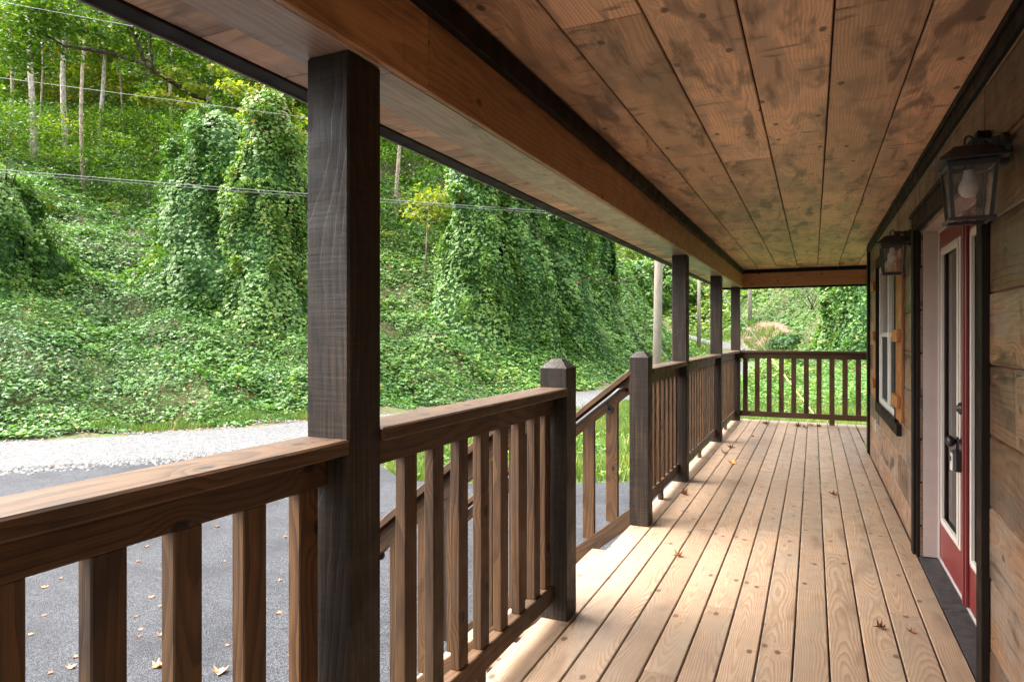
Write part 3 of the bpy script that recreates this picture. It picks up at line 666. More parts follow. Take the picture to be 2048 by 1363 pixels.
# profile per direction: (distance, height)
PR = {
 -900: [(11, G), (15, 1.5), (22, 5), (30, 9.5), (40, 14), (60, 17), (200, 24)],
 -300: [(13.5, G), (17, 1.0), (22, 3.6), (29, 7.5), (36, 11), (44, 14), (58, 17.5), (85, 39), (200, 60)],
 0: [(15.6, G), (18, .75), (20, 2.1), (26, 5.0), (32, 8.0), (38, 11.2), (46, 14), (58, 17.5), (85, 39), (200, 60)],
 300: [(17.6, G), (19.5, .2), (21, .95), (25, 2.7), (31, 5.4), (37, 8.5), (43, 12.0), (52, 15.5), (62, 19), (85, 40), (200, 60)],
 613: [(19.7, G), (21, -.1), (23, .85), (28, 2.9), (34, 5.8), (45, 12.2), (54, 16), (64, 20), (85, 39), (200, 60)],
 850: [(23, G), (24.5, -.2), (26, .4), (30, 2.5), (34, 4.8), (42, 10), (55, 18), (70, 22), (200, 30)],
 1000: [(25.5, G), (27, -.5), (29, .3), (34, 1.9), (42, 6.9), (52, 13), (70, 19), (200, 28)],
 1157: [(29, G), (31, -.4), (34, .6), (40, 2.9), (48, 7.7), (60, 11), (80, 12), (120, 16), (200, 30)],
 1240: [(33, G), (35, -.3), (38, .55), (44, 3.1), (50, 5.4), (56, 7.2), (66, 5.5), (85, 5), (110, 14), (200, 45)],
 1300: [(40, G), (42, -.3), (45, .6), (50, 2.6), (54, 3.4), (60, 2.0), (72, .5), (88, 2.0), (110, 12), (200, 45)],
 1345: [(48, G), (51, -.4), (55, .8), (60, 1.5), (66, .5), (76, .7), (88, 2.0), (110, 12), (200, 45)],
 1390: [(52, -1.0), (60, -.25), (70, .45), (80, .9), (90, 1.8), (110, 12), (140, 22), (200, 42)],
 1440: [(48, G), (56, -.6), (66, .2), (76, .7), (84, 1.4), (100, 8.5), (130, 19), (200, 40)],
 1500: [(46, G), (60, -.75), (64, -.3), (70, 1.5), (76, 3.6), (86, 7.4), (100, 14.5), (130, 26), (200, 45)],
 1580: [(46, G), (56, -.7), (60, .4), (68, 2.9), (76, 6), (88, 11), (110, 22), (200, 45)],
 1660: [(44, G), (50, -.3), (54, .9), (62, 4.4), (72, 9), (90, 17), (200, 48)],
 1740: [(40, G), (46, -.2), (50, 1.0), (58, 4.9), (70, 10), (90, 18), (200, 48)],
 2300: [(32, G), (38, 0), (46, 4), (60, 10), (90, 19), (200, 48)],
 3600: [(30, G), (40, 3), (60, 9), (200, 40)],
}
PU = np.array(sorted(PR)); DG = np.linspace(0, 200, 801)
TAB = np.array([np.interp(DG, [0] + [p[0] for p in PR[u]], [G] + [p[1] for p in PR[u]]) for u in PU])
PA = (PU - CX) / F_PX
ROAD = [(-45, -3), (-24, 6.5), (-10.7, 13.7), (-5.3, 17), (2.8, 25.6), (8, 33.2), (14, 44), (19.3, 54.5), (21.6, 64), (22.1, 74), (21.2, 84), (18, 96)]
RW = [2.2, 2.1, 2.0, 2.05, 1.95, 1.9, 1.8, 1.8, 1.7, 1.7, 1.7, 1.7]
def catmull(P, n=14):
    P = np.array(P, float); out = []
    for i in range(len(P) - 1):
        p0 = P[max(i - 1, 0)]; p1 = P[i]; p2 = P[i + 1]; p3 = P[min(i + 2, len(P) - 1)]
        for k in range(n):
            t = k / n; out.append(.5 * ((2 * p1) + (-p0 + p2) * t + (2 * p0 - 5 * p1 + 4 * p2 - p3) * t * t + (-p0 + 3 * p1 - 3 * p2 + p3) * t ** 3))
    out.append(P[-1]); return np.array(out)
RC = catmull([(a, b, c) for (a, b), c in zip(ROAD, RW)])
def road_dist(lat, d):
    lat = np.asarray(lat, float).ravel(); d = np.asarray(d, float).ravel(); best = np.full(lat.shape, 1e9)
    for i in range(len(RC)):
        q = np.hypot(lat - RC[i, 0], d - RC[i, 1]) - RC[i, 2]; best = np.minimum(best, q)
    return best
def H0(lat, d):
    lat = np.asarray(lat, float); d = np.asarray(d, float); dd = np.maximum(d, .5); a = np.clip(lat / dd, PA[0], PA[-1])
    i = np.clip(np.searchsorted(PA, a) - 1, 0, len(PA) - 2); f = (a - PA[i]) / (PA[i + 1] - PA[i]); f = f * f * (3 - 2 * f)
    x = np.clip(dd, 0, 199.9) / .25; j = np.floor(x).astype(int); g = x - j
    z = (TAB[i, j] * (1 - g) + TAB[i, j + 1] * g) * (1 - f) + (TAB[i + 1, j] * (1 - g) + TAB[i + 1, j + 1] * g) * f
    return np.where(d < 6, G, z)
def Hh(lat, d):
    lat = np.asarray(lat, float); d = np.asarray(d, float); z = H0(lat, d)
    rise = np.clip((z - G - .1) / 2.0, 0, 1)
    rd = np.clip(road_dist(lat, d).reshape(lat.shape) / 2.0, 0, 1)
    a_ = lat / np.maximum(d, 1) * F_PX + CX; flat = np.where((a_ > 1450) & (a_ < 1640) & (d > 56), .22, 1.0)
    return z + flat * rise * rd * (fbm(lat * .33, d * .33, 5, 3) * 1.5 + fbm(lat * 1.1, d * 1.1, 9, 2) * .35)
xs_ = np.concatenate([np.arange(-110, -30, 2.5), np.arange(-30, 34, .5), np.arange(34, 160, 2.5)])
ds_ = np.concatenate([np.arange(-60, 8, 4), np.arange(8, 60, .5), np.arange(60, 110, 1.0), np.arange(110, 201, 3)])
LA, DD = np.meshgrid(xs_, ds_); ZZ = Hh(LA, DD)
def grid_mesh(name, X, Y, Z, mat, kind):
    r, c = X.shape; me = bpy.data.meshes.new(name); V = np.stack([X.ravel(), Y.ravel(), Z.ravel()], 1)
    i = np.arange(r * c).reshape(r, c); q = np.stack([i[:-1, :-1].ravel(), i[:-1, 1:].ravel(), i[1:, 1:].ravel(), i[1:, :-1].ravel()], 1)
    me.from_pydata(V.tolist(), [], q.tolist()); me.materials.append(mat); me.polygons.foreach_set('use_smooth', [True] * len(me.polygons)); me.update()
    o = bpy.data.objects.new(name, me); COL.objects.link(o); return tag(o, kind=kind)
grid_mesh('hillside_ground', LA * Cc - DD * S, LA * S + DD * Cc, ZZ, M['soil'], 'structure')
m = MB(); m.add([(-1500, -1500, -1.6), (1500, -1500, -1.6), (1500, 1500, -1.6), (-1500, 1500, -1.6)], [(0, 1, 2, 3)]); tag(m.build('far_ground', M['soil']), kind='structure')
# road ribbon
rows_ = []
for i in range(len(RC)):
    a = RC[max(i - 1, 0)]; b = RC[min(i + 1, len(RC) - 1)]; t_ = np.array([b[0] - a[0], b[1] - a[1]]); t_ /= np.linalg.norm(t_); nn = np.array([t_[1], -t_[0]])
    wv = RC[i, 2] + .12 * math.sin(i * 1.7) + .07 * math.sin(i * 3.9)
    rows_.append([RC[i, :2] + nn * wv * k for k in (-1, -.6, -.2, .2, .6, 1)])
rr = np.array(rows_); zr = Hh(rr[..., 0], rr[..., 1]); zr = zr.mean(1, keepdims=True) + np.array([.015, .03, .04, .04, .03, .015])
grid_mesh('gravel_road', rr[..., 0] * Cc - rr[..., 1] * S, rr[..., 0] * S + rr[..., 1] * Cc, zr, M['gravel'], 'structure')
# asphalt pad
pad = [(-30, -2), (-20, 5.6), (-13.5, 9.3), (-9.4, 11.9), (-6.2, 13.7), (-4.5, 14.7), (-3.6, 15.0), (-2.9, 13.4), (-1.9, 11.3), (0, 10.9), (2.3, 11.2), (4.6, 11.5), (8, 9), (9, 0), (6, -20), (-20, -30)]
pp = [W(a, b, G + .012) for a, b in pad]
m = MB(); m.add(pp, [tuple(range(len(pp) - 1, -1, -1))]); tag(m.build('asphalt_pad', M['asphalt']), kind='structure')
def in_pad(lat, d):
    lat = np.asarray(lat); d = np.asarray(d); ins = np.zeros(lat.shape, bool); n = len(pad); j = n - 1
    for i in range(n):
        xi, yi = pad[i]; xj, yj = pad[j]
        c = ((yi > d) != (yj > d)) & (lat < (xj - xi) * (d - yi) / (yj - yi + 1e-9) + xi); ins ^= c; j = i
    return ins
# bare soil patch on the right-hand slope
uu = np.linspace(1478, 1592, 26); tt = np.linspace(0, 1, 16); U_, T_ = np.meshgrid(uu, tt)
dl = 66 - (U_ - 1480) * .085 + T_ * 10.5 * (1 - .5 * np.abs((U_ - 1535) / 57) ** 2); la_ = (U_ - CX) / F_PX * dl
grid_mesh('bare_soil', la_ * Cc - dl * S, la_ * S + dl * Cc, Hh(la_, dl) + .10 - .18 * (np.abs((U_ - 1535) / 57) ** 6 + np.abs(T_ * 2 - 1) ** 8), M['bare'], 'structure')

# ------------------------------------------------------------------ leaves
KL = np.array([(0, 0, 0), (.30, -.10, -.03), (.56, .26, -.10), (.24, .44, -.04), (0, 1.0, -.16), (-.24, .44, -.04), (-.56, .26, -.10), (-.30, -.10, -.03)])
KF = [[0, 1, 2, 3, 4], [0, 4, 5, 6, 7]]
OL = np.array([(0, 0, 0), (.26, .35, -.05), (0, 1.0, -.12), (-.26, .35, -.05)]); OF = [[0, 1, 2], [0, 2, 3]]
GL = np.array([(-.03, 0, 0), (.03, 0, 0), (.0, 1.0, .25)]); GF = [[0, 1, 2]]
def unit(a): return a / np.maximum(np.linalg.norm(a, axis=1, keepdims=True), 1e-9)
def leaves(name, P, Nn, Tt, Sz, tint, mat, tpl=(KL, KF), parent=None):
    n = len(P); L, Fc = tpl; k = len(L); Nn = unit(Nn); Tt = unit(Tt - Nn * (Tt * Nn).sum(1, keepdims=True)); B = np.cross(Tt, Nn)
    Sz = np.asarray(Sz)[:, None, None]
    V = P[:, None, :] + Sz * (L[None, :, 0, None] * B[:, None] + L[None, :, 1, None] * Tt[:, None] + L[None, :, 2, None] * Nn[:, None])
    if parent is not None: V = V - np.array(parent.location)[None, None]
    me = bpy.data.meshes.new(name); me.vertices.add(n * k); me.vertices.foreach_set('co', V.astype(np.float32).ravel())
    li = np.concatenate([np.array(f) for f in Fc]); lt = np.array([len(f) for f in Fc]); ls = np.concatenate([[0], np.cumsum(lt)[:-1]])
    idx = (np.arange(n)[:, None] * k + li[None]).ravel(); me.loops.add(len(idx)); me.loops.foreach_set('vertex_index', idx.astype(np.int32))
    st_ = (np.arange(n)[:, None] * len(li) + ls[None]).ravel(); me.polygons.add(len(st_)); me.polygons.foreach_set('loop_start', st_.astype(np.int32))
    me.materials.append(mat); a = me.attributes.new('tint', 'FLOAT', 'FACE'); a.data.foreach_set('value', np.repeat(np.clip(tint, 0, 1), len(Fc)).astype(np.float32))
    me.update(calc_edges=True); me.validate()
    o = bpy.data.objects.new(name, me); COL.objects.link(o)
    if parent is not None: o.parent = parent
    return o
rng = np.random.default_rng(11)
def hnormal(lat, d):
    e = .3; hx = (Hh(lat + e, d) - Hh(lat - e, d)) / (2 * e); hy = (Hh(lat, d + e) - Hh(lat, d - e)) / (2 * e)
    n = np.stack([-hx * Cc + hy * S, -hx * S - hy * Cc, np.ones_like(hx)], 1); return unit(n)
def toW(lat, d, z): return np.stack([lat * Cc - d * S, lat * S + d * Cc, z], 1)

def kudzu_cover(name, a0, a1, d0, d1, n, size, mat, tmin=0., lift=.3, keepf=None, pw=1.6):
    u = rng.uniform(a0, a1, n * 2); q = rng.random(n * 2); p = 1 - pw
    d = (d0 ** (p + 1) + q * (d1 ** (p + 1) - d0 ** (p + 1))) ** (1 / (p + 1)) if abs(p + 1) > 1e-6 else d0 * (d1 / d0) ** q
    lat = (u - CX) / F_PX * d
    z0 = H0(lat, d); rd = road_dist(lat, d) + fbm(lat * .8, d * .8, 3) * .9
    k = (rd > .02) & ~in_pad(lat, d)
    if keepf is not None: k &= keepf(lat, d, z0, rd)
    lat, d = lat[k][:n], d[k][:n]; n = len(lat)
    z = Hh(lat, d); nr = hnormal(lat, d)
    cl = fbm(lat * 1.3, d * 1.3, 21, 3)
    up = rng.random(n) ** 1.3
    edge = np.clip(road_dist(lat, d) / 2.2, .25, 1)
    P = toW(lat, d, z) + nr * ((up * lift + np.maximum(cl, 0) * .7) * edge)[:, None]
    N = unit(nr * .5 + np.array([0, 0, .75]) + rng.normal(0, .36, (n, 3)))
    down = -nr.copy(); down[:, 2] = -.25; T = nr * np.array([1, 1, 0]) + rng.normal(0, .55, (n, 3)) + np.array([0, 0, -.3])
    big = fbm(lat * .22, d * .22, 33, 3); dead = fbm(lat * .55 + 9, d * .55, 37, 3)
    tint = np.clip(.44 + .45 * cl + .5 * big + .25 * (up - .5) + rng.normal(0, .16, n) + tmin, 0, .94)  # lit look put into the tint: higher leaves and humps lighter, gaps darker
    od = rng.random(n); tint = np.where(od > .993, .97, tint); tint = np.where(od > .998, 1.0, tint)
    sz = size * (np.maximum(d, 20) / 20) ** .75 * rng.uniform(.5, 1.35, n) * (1 + .9 * fbm(lat * .9 + 4, d * .9, 39, 2))
    gp = (dead > .2) & (rng.random(n) < .75); sz = np.where(gp, sz * .45, sz); tint = np.where(gp & (rng.random(n) < .3), .995, tint)
    return tag(leaves(name, P, N, T, sz, tint, mat), kind='stuff')
def slope_only(lat, d, z0, rd): return (z0 > G + .04)
def lower(lat, d, z0, rd): return (z0 > G + .04) & (rng.random(lat.shape) < np.clip((50 - d) / 8, .0, 1))
g1 = kudzu_cover('vine_ground_cover', -420, 1100, 13, 46, 240000, .095, M['kudzu'], keepf=lower)
tag(g1, 'green vines carpeting the steep bank beyond the gravel road', 'vines')
g2 = kudzu_cover('vine_ground_cover', 1060, 1420, 26, 72, 85000, .10, M['kudzu'], keepf=slope_only)
tag(g2, 'green vines on the bank beside the pale utility pole', 'vines')
def right_side(lat, d, z0, rd):
    a = lat / d * F_PX + CX; bare = (a > 1476) & (a < 1590) & (d > 66 - (a - 1480) * .085) & (d < 66 - (a - 1480) * .085 + 10.5 * (1 - .5 * np.abs((a - 1535) / 57) ** 2))
    nr_ = (d < 22 + 2.5 * fbm(lat * .7, d * .7, 44) * 2)
    return ~(bare & (rng.random(lat.shape) < .9)) & ((lat > RCx(d) + 1.5)) & ~nr_
_o = np.argsort(RC[:, 1]); 
def RCx(d): return np.interp(d, RC[_o, 1], RC[_o, 0])
g3 = kudzu_cover('vine_ground_cover', 1380, 2500, 16, 98, 95000, .115, M['kudzu'], .0, keepf=right_side, pw=1.5)
tag(g3, 'green vines over the ground and slope beyond the end railing', 'vines')
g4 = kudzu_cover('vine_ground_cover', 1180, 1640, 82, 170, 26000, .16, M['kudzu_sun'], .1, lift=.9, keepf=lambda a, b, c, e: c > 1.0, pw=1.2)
tag(g4, 'vines tinted sunlit yellow green on the distant hillside behind the poles', 'vines')

# grass between pad and road, and tufts along the bank's foot
def grass(name, la0, la1, d0, d1, n, keepf, hgt, label):
    lat = rng.uniform(la0, la1, n * 3); d = rng.uniform(d0, d1, n * 3); rd = road_dist(lat, d)
    k = keepf(lat, d, rd) & ~in_pad(lat, d) & (rng.random(n * 3) < np.clip(.75 + 1.6 * fbm(lat * 1.1, d * 1.1, 31), .1, 1)); lat, d = lat[k][:n], d[k][:n]; n = len(lat)
    P = toW(lat, d, Hh(lat, d)); N = rng.normal(0, 1, (n, 3)); N[:, 2] = 0; T = np.array([0, 0, 1.]) + rng.normal(0, .35, (n, 3))
    c = fbm(lat * .9, d * .9, 61); sz = hgt * rng.uniform(.5, 1.3, n) * (1 + 1.2 * c)
    GL2 = GL * np.array([2.6, 1, 1])
    o = leaves(name, P, N, T, sz, np.clip(.45 + c + rng.normal(0, .18, n), 0, 1), M['grass'], (GL2, GF)); return tag(o, label, 'grass', kind='stuff')
grass('grass', -4.5, 14, 10.6, 32, 130000, lambda a, b, r: (r > .1) & (b < 14.5 + .9 * (a + 4) + 9) & (a > RCx(b)), .21, 'rough grass between the asphalt and the gravel road')
grass('grass', -10.5, -4, 16.0, 20.5, 9000, lambda a, b, r: (r > .15) & (r < .9) & (a < RCx(b)), .20, 'bright grass tuft strip at the foot of the bank beside the gravel')
grass('grass', 8, 26, 14, 26, 36000, lambda a, b, r: (a > RCx(b)) & (b < 25), .13, 'yellowish lawn grass just beyond the end railing')
grass('grass', 14, 32, 58, 90, 14000, lambda a, b, r: (r > .1) & (r < 3.2), .5, 'bright verge grass along the far bend of the road')

# low weeds in the grass strip
lat = rng.uniform(-2, 12, 30000); d = rng.uniform(11.3, 26, 30000); k = (road_dist(lat, d) > .5) & ~in_pad(lat, d) & (lat > RCx(d)) & (fbm(lat * .9, d * .9, 77) > .02)
lat, d = lat[k][:9000], d[k][:9000]; n = len(lat)
tag(leaves('weeds', toW(lat, d, Hh(lat, d) + rng.uniform(.02, .16, n)), rng.normal(0, .4, (n, 3)) + np.array([0, 0, 1]), rng.normal(0, 1, (n, 3)), rng.uniform(.04, .085, n), np.clip(rng.normal(.75, .15, n), 0, .94), M['kudzu']),
    'low broad leaved weeds growing in the grass beyond the stairs', 'weeds', kind='stuff')

# leaf litter along the edges of the gravel
i = rng.integers(0, 110, 2600); sd = rng.choice([-1, 1], 2600, p=[.72, .28]); base = RC[i % len(RC)]; nx = RC[(i % (len(RC) - 1)) + 1] - RC[i % (len(RC) - 1)]
tn = unit(np.stack([nx[:, 0], nx[:, 1], 0 * nx[:, 0]], 1)); off = (base[:, 2] + rng.normal(0.0, .28, 2600)) * sd
along = rng.uniform(-1.5, 1.5, 2600); la = base[:, 0] + tn[:, 1] * off + tn[:, 0] * along; dd_ = base[:, 1] - tn[:, 0] * off + tn[:, 1] * along; k = dd_ < 40
la, dd_ = la[k], dd_[k]; n = len(la)
tag(leaves('leaf_litter', toW(la, dd_, Hh(la, dd_) + .05), rng.normal(0, .35, (n, 3)) + np.array([0, 0, 1]), rng.normal(0, 1, (n, 3)), rng.uniform(.05, .10, n), rng.uniform(0, .75, n), M['dry'], (OL, OF)),
    'brown fallen leaves collected along the edges of the gravel road', 'fallen leaves', kind='stuff')

# loose stones crumbling off the edges of the gravel
SL_ = np.array([(-.5, -.4, 0), (.5, -.45, 0), (.45, .5, 0), (-.4, .45, 0), (.05, 0, .55)]); SF_ = [[0, 1, 4], [1, 2, 4], [2, 3, 4], [3, 0, 4]]
n = 26000; i = rng.integers(20, 100, n); base = RC[i]; nx = RC[i + 1] - RC[i]; tn = unit(np.stack([nx[:, 0], nx[:, 1], 0 * nx[:, 0]], 1))
sd = rng.choice([-1, 1], n, p=[.2, .8]); off = (base[:, 2] - .12 + np.abs(rng.normal(0, .30, n))) * sd; along = rng.uniform(-1, 1, n) * 1.0
la = base[:, 0] + tn[:, 1] * off + tn[:, 0] * along; dd_ = base[:, 1] - tn[:, 0] * off + tn[:, 1] * along
M['stone'] = leafmat('loose_stone', [(0, (0.0336, 0.0336, 0.0336)), (.5, (0.0768, 0.0768, 0.0768)), (1, (0.144, 0.144, 0.1392))], 0, .9, .2)
tag(leaves('loose_stones', toW(la, dd_, Hh(la, dd_) + .012), np.tile([0, 0, 1.], (n, 1)) + rng.normal(0, .15, (n, 3)), rng.normal(0, 1, (n, 3)), rng.uniform(.02, .07, n), rng.random(n), M['stone'], (SL_, SF_)),
    'loose grey stones along the crumbling edges of the gravel road', 'stones', kind='stuff')

# ------------------------------------------------------------------ draped trees
def trunk(parent, pts, rad, mat, name='trunk', n=9):
    m = MB(); m.tube(pts, rad, n); return m.build(name, mat, parent, smooth=True)
def draped(u, d, rad, vtop, label, n, tint=0., cols=5, sz=.13, ybias=0., seed=0, squash=1., name='vine_draped_tree', grp='trees smothered in vines'):
    lat = (u - CX) / F_PX * d; gz = float(Hh(np.array([lat]), np.array([d]))[0]); n = int(n * 1.5); x, y = W(lat, d); top = vz(vtop, d); hh = top - gz
    t = thing(name, (x, y, gz), label, 'tree', grp)
    trunk(t, [(x, y, gz - .3), (x + .1, y, gz + hh * .5), (x, y, gz + hh * .9)], [.24, .17, .07], M['darkbark'])
    r_ = np.random.default_rng(100 + seed)
    ca = r_.uniform(0, 2 * math.pi, cols); ch_ = r_.uniform(.55, 1.0, cols); ch_[0] = 1; cr_ = r_.uniform(.2, .62, cols) * rad
    def R_(th, tz):                                            # radius of the mass at angle th, height fraction tz
        r0 = rad * (.55 + .34 * np.sqrt(np.clip(1 - tz, 0, 1)) + .75 * np.exp(-tz * 9) + .16 * np.sin(tz * 9 + th * 2 + seed))
        r0 = r0 * np.where(tz > .8, np.sqrt(np.clip(1 - ((tz - .8) / .2) ** 2, 0, 1)), 1)
        fl = sum(.15 * np.exp(-((np.angle(np.exp(1j * (th - a)))) / .36) ** 2) for a in ca) * np.clip(1.15 - .3 * tz, 0, 1)
        return r0 * (.84 + fl * 1.5 + .5 * fbm(th * 1.5 + seed * 3.1, tz * 4.2, 50 + seed, 3) + .2 * fbm(th * 4, tz * 12, 70 + seed, 2))
    # core: solid inner hull added to block light between the leaves
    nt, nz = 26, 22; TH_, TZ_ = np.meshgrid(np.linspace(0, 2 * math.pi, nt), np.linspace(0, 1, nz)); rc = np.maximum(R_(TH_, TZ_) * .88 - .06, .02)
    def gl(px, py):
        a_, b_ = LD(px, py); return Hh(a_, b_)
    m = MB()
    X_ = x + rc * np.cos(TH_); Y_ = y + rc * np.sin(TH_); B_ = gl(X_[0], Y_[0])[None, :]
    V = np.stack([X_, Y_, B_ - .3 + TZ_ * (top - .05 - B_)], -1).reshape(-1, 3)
    m.add([tuple(p) for p in V], [(a * nt + b, a * nt + b + 1, (a + 1) * nt + b + 1, (a + 1) * nt + b) for a in range(nz - 1) for b in range(nt - 1)]); m.build('vine_core_hull', M['core'], t, smooth=True)
    th = r_.uniform(0, 2 * math.pi, n); tz = r_.random(n) ** 1.08; rr_ = R_(th, tz) * (1 - .16 * r_.random(n) ** 1.5) + r_.normal(0, .05, n)
    tf = tz > .8
    rb = R_(th, tz * 0); zb_ = gl(x + rb * np.cos(th), y + rb * np.sin(th))
    P = np.stack([x + rr_ * np.cos(th), y + rr_ * np.sin(th), zb_ + .02 + tz * (top - zb_)], 1)
    out = np.stack([np.cos(th), np.sin(th), .25 + 0 * th + tf * (tz - .8) * 6], 1)
    nb = 46; bi = r_.integers(0, n, nb); bc = P[bi] + unit(out[bi]) * r_.uniform(-.1, .35, (nb, 1)) * rad * .3; br = r_.uniform(.22, .6, nb) * rad * .36
    sel = r_.random(n) < .42; who = r_.integers(0, nb, n); qq = unit(r_.normal(0, 1, (n, 3))) * (r_.random((n, 1)) ** .35) * np.array([1, 1, 1.7])
    P = np.where(sel[:, None], bc[who] + qq * br[who][:, None], P)
    cl = fbm(th * 2.2 + seed, tz * hh * .7, 90 + seed, 3)
    P += unit(out) * (np.maximum(cl, -.3) * .75)[:, None]
    N = unit(out * .8 + np.array([0, 0, .6]) + r_.normal(0, .35, (n, 3))); T = np.array([0, 0, -1.]) + .5 * out + r_.normal(0, .35, (n, 3))
    ti = np.clip(.52 + tint + .6 * cl + r_.normal(0, .13, n) + .0 * tz, 0, .94); od = r_.random(n)
    ti = np.where(od > .994, .97, ti); ti = np.where(od > .998, 1., ti)
    if ybias: ti = np.where(r_.random(n) < ybias * np.clip((tz - .72) / .25, 0, 1), .965, ti)
    leaves('crown', P, N, T, sz * (d / 25) ** .6 * r_.uniform(.5, 1.25, n), ti, M['kudzu'], parent=t)
    for b_ in range(5):                                        # bare twigs poking out near the top
        an = r_.uniform(0, 6.28); L_ = rad * r_.uniform(.5, .9); zz_ = top - hh * r_.uniform(.0, .3)
        m = MB(); m.tube([(x, y, zz_ - .5), (x + .6 * L_ * math.cos(an), y + .6 * L_ * math.sin(an), zz_), (x + L_ * math.cos(an), y + L_ * math.sin(an), zz_ + r_.uniform(.2, .8))], [.05, .03, .008], 5); m.build('limb', M['darkbark'], t)
    return t
draped(440, 27.3, 2.45, 235, 'broad vine covered tree with a rounded top, left of the tall vine column', 17000, -.02, 6, seed=1)
draped(540, 25.6, 1.6, 160, 'tall pale vine column with yellowing top, just left of the nearest post', 17000, .2, 6, ybias=.5, seed=2)
draped(10, 22.5, 1.55, 355, 'low vine covered mound at the left edge of the photo', 12000, .1, 5, seed=3)
draped(-140, 21, 2.0, 250, 'vine covered tree outside the left edge of the photo', 5000, .0, 5, seed=13)
draped(955, 32, 2.0, 300, 'tall bright vine column, leftmost of the mass right of the nearest post', 13000, .12, 6, seed=4)
draped(1035, 33.5, 1.9, 330, 'tall vine column above the near newel post', 13000, .05, 6, seed=5)
draped(1118, 36, 1.8, 380, 'vine column between the two newel posts, beyond the road', 11000, .0, 6, seed=6)
draped(1195, 41, 1.75, 440, 'rightmost vine column of the mass, left of the pale utility pole', 11000, .0, 5, seed=7)
draped(1672, 52, 1.5, 500, 'left of two vine covered trees seen above the end railing', 6000, .14, 4, seed=8)
draped(1718, 49, 1.9, 480, 'right one of the vine covered trees above the end railing, beside the cabin corner', 7000, .02, 4, seed=9)
draped(1790, 47, 2.2, 440, 'vine covered tree hidden behind the cabin corner', 2500, .02, 4, seed=10)
draped(1290, 95, 3.0, 520, 'distant vine column left of the pale utility pole', 3500, .1, 4, sz=.2, seed=11)
draped(1345, 100, 3.2, 505, 'distant vine column right of the pale utility pole', 3500, .2, 4, sz=.2, seed=12)
# low vine-covered bushes
def bush(u, d, r, label, n, tint, seed, mat='kudzu', sz=.13):
    lat = (u - CX) / F_PX * d; gz = float(Hh(np.array([lat]), np.array([d]))[0]); x, y = W(lat, d); t = thing('bush', (x, y, gz), label, 'bush', 'low bushes on the slope'); r_ = np.random.default_rng(seed)
    trunk(t, [(x, y, gz - .1), (x, y, gz + r * .7)], [.05, .02], M['darkbark'], 'stem')
    q = unit(r_.normal(0, 1, (n, 3))); q[:, 2] = np.abs(q[:, 2]); k = r * (1 + .8 * fbm(q[:, 0] * 3 + seed, q[:, 1] * 3, seed)) * (r_.random(n) ** .25)
    P = np.array([x, y, gz]) + q * k[:, None] * np.array([1.15, 1.15, .95]); leaves('foliage', P, q + np.array([0, 0, .5]) + r_.normal(0, .35, (n, 3)), r_.normal(0, .6, (n, 3)) + np.array([0, 0, -.5]), sz * (d / 25) ** .6 * r_.uniform(.6, 1.2, n), np.clip(.4 + tint + r_.normal(0, .18, n), 0, .94), M[mat], parent=t)
bush(1573, 60, 1.3, 'dark rounded bush above the bare soil slope', 2500, -.2, 1)
bush(1560, 50, 1.25, 'dark round bush right below the bare soil patch', 2600, -.25, 2)
bush(1548, 34, 1.5, 'bright yellow green sapling leaves right above the end railing', 1800, .45, 3)
bush(1500, 55, 1.1, 'small green bush left of the bare soil patch, beside the corner post', 1800, .1, 4)
bush(1190, 13.5, .35, 'small leafy weed clump on the asphalt edge beyond the stairs', 700, .3, 5, sz=.09)

# ------------------------------------------------------------------ forest on the left slope
def forest_tree(u, d, r, lean, mat, label, crown=2600, leafy=(.45, 1.0), seed=0, yel=.0):
    lat = (u - CX) / F_PX * d; gz = float(Hh(np.array([lat]), np.array([d]))[0]); x, y = W(lat, d); r_ = np.random.default_rng(300 + seed); hh = r_.uniform(15, 20)
    t = thing('forest_tree', (x, y, gz), label, 'tree', 'trees of the wood on the left slope')
    pts = [(x + lean * k * hh + .12 * math.sin(k * 9 + seed), y + .1 * math.cos(k * 7 + seed), gz - .3 + k * hh) for k in np.linspace(0, 1, 9)]
    m = MB(); m.tube(pts, [r * (1.15 - .85 * k) for k in np.linspace(0, 1, 9)], 9); m.build('trunk', mat, t, smooth=True)
    cs = []
    for b in range(8):
        m = MB()
        k = r_.uniform(leafy[0], .95); p = np.array(pts[int(k * 8)]); an = r_.uniform(0, 6.28); L = r_.uniform(1.6, 4.0) * (1.15 - .6 * k)
        q = p + np.array([math.cos(an) * L, math.sin(an) * L, r_.uniform(.3, 1.4)]); mid = (p + q) / 2 + np.array([0, 0, .35]); m.tube([tuple(p), tuple(mid), tuple(q)], [r * .32, r * .2, .015], 6); cs += [(q, 1.2), (mid, .8)]; m.build('limb', mat, t, smooth=True)
    cs.append((np.array(pts[-1]), 1.6)); ci = r_.integers(0, len(cs), crown); C_ = np.array([c[0] for c in cs])[ci]; Rr = np.array([c[1] for c in cs])[ci]
    q = unit(r_.normal(0, 1, (crown, 3))) * (r_.random((crown, 1)) ** .5) * Rr[:, None] * np.array([1.25, 1.25, .55])
    ti = np.clip(.5 + r_.normal(0, .2, crown) + .15 * r_.random() + .3 * (C_[:, 2] - gz) / hh - .1, 0, .93); ti = np.where(r_.random(crown) < yel, .96, ti)
    leaves('crown', C_ + q, r_.normal(0, .5, (crown, 3)) + np.array([0, 0, 1]), r_.normal(0, 1, (crown, 3)) + np.array([0, 0, -.3]), r_.uniform(.18, .34, crown), ti, M['forest'], (OL, OF), parent=t)
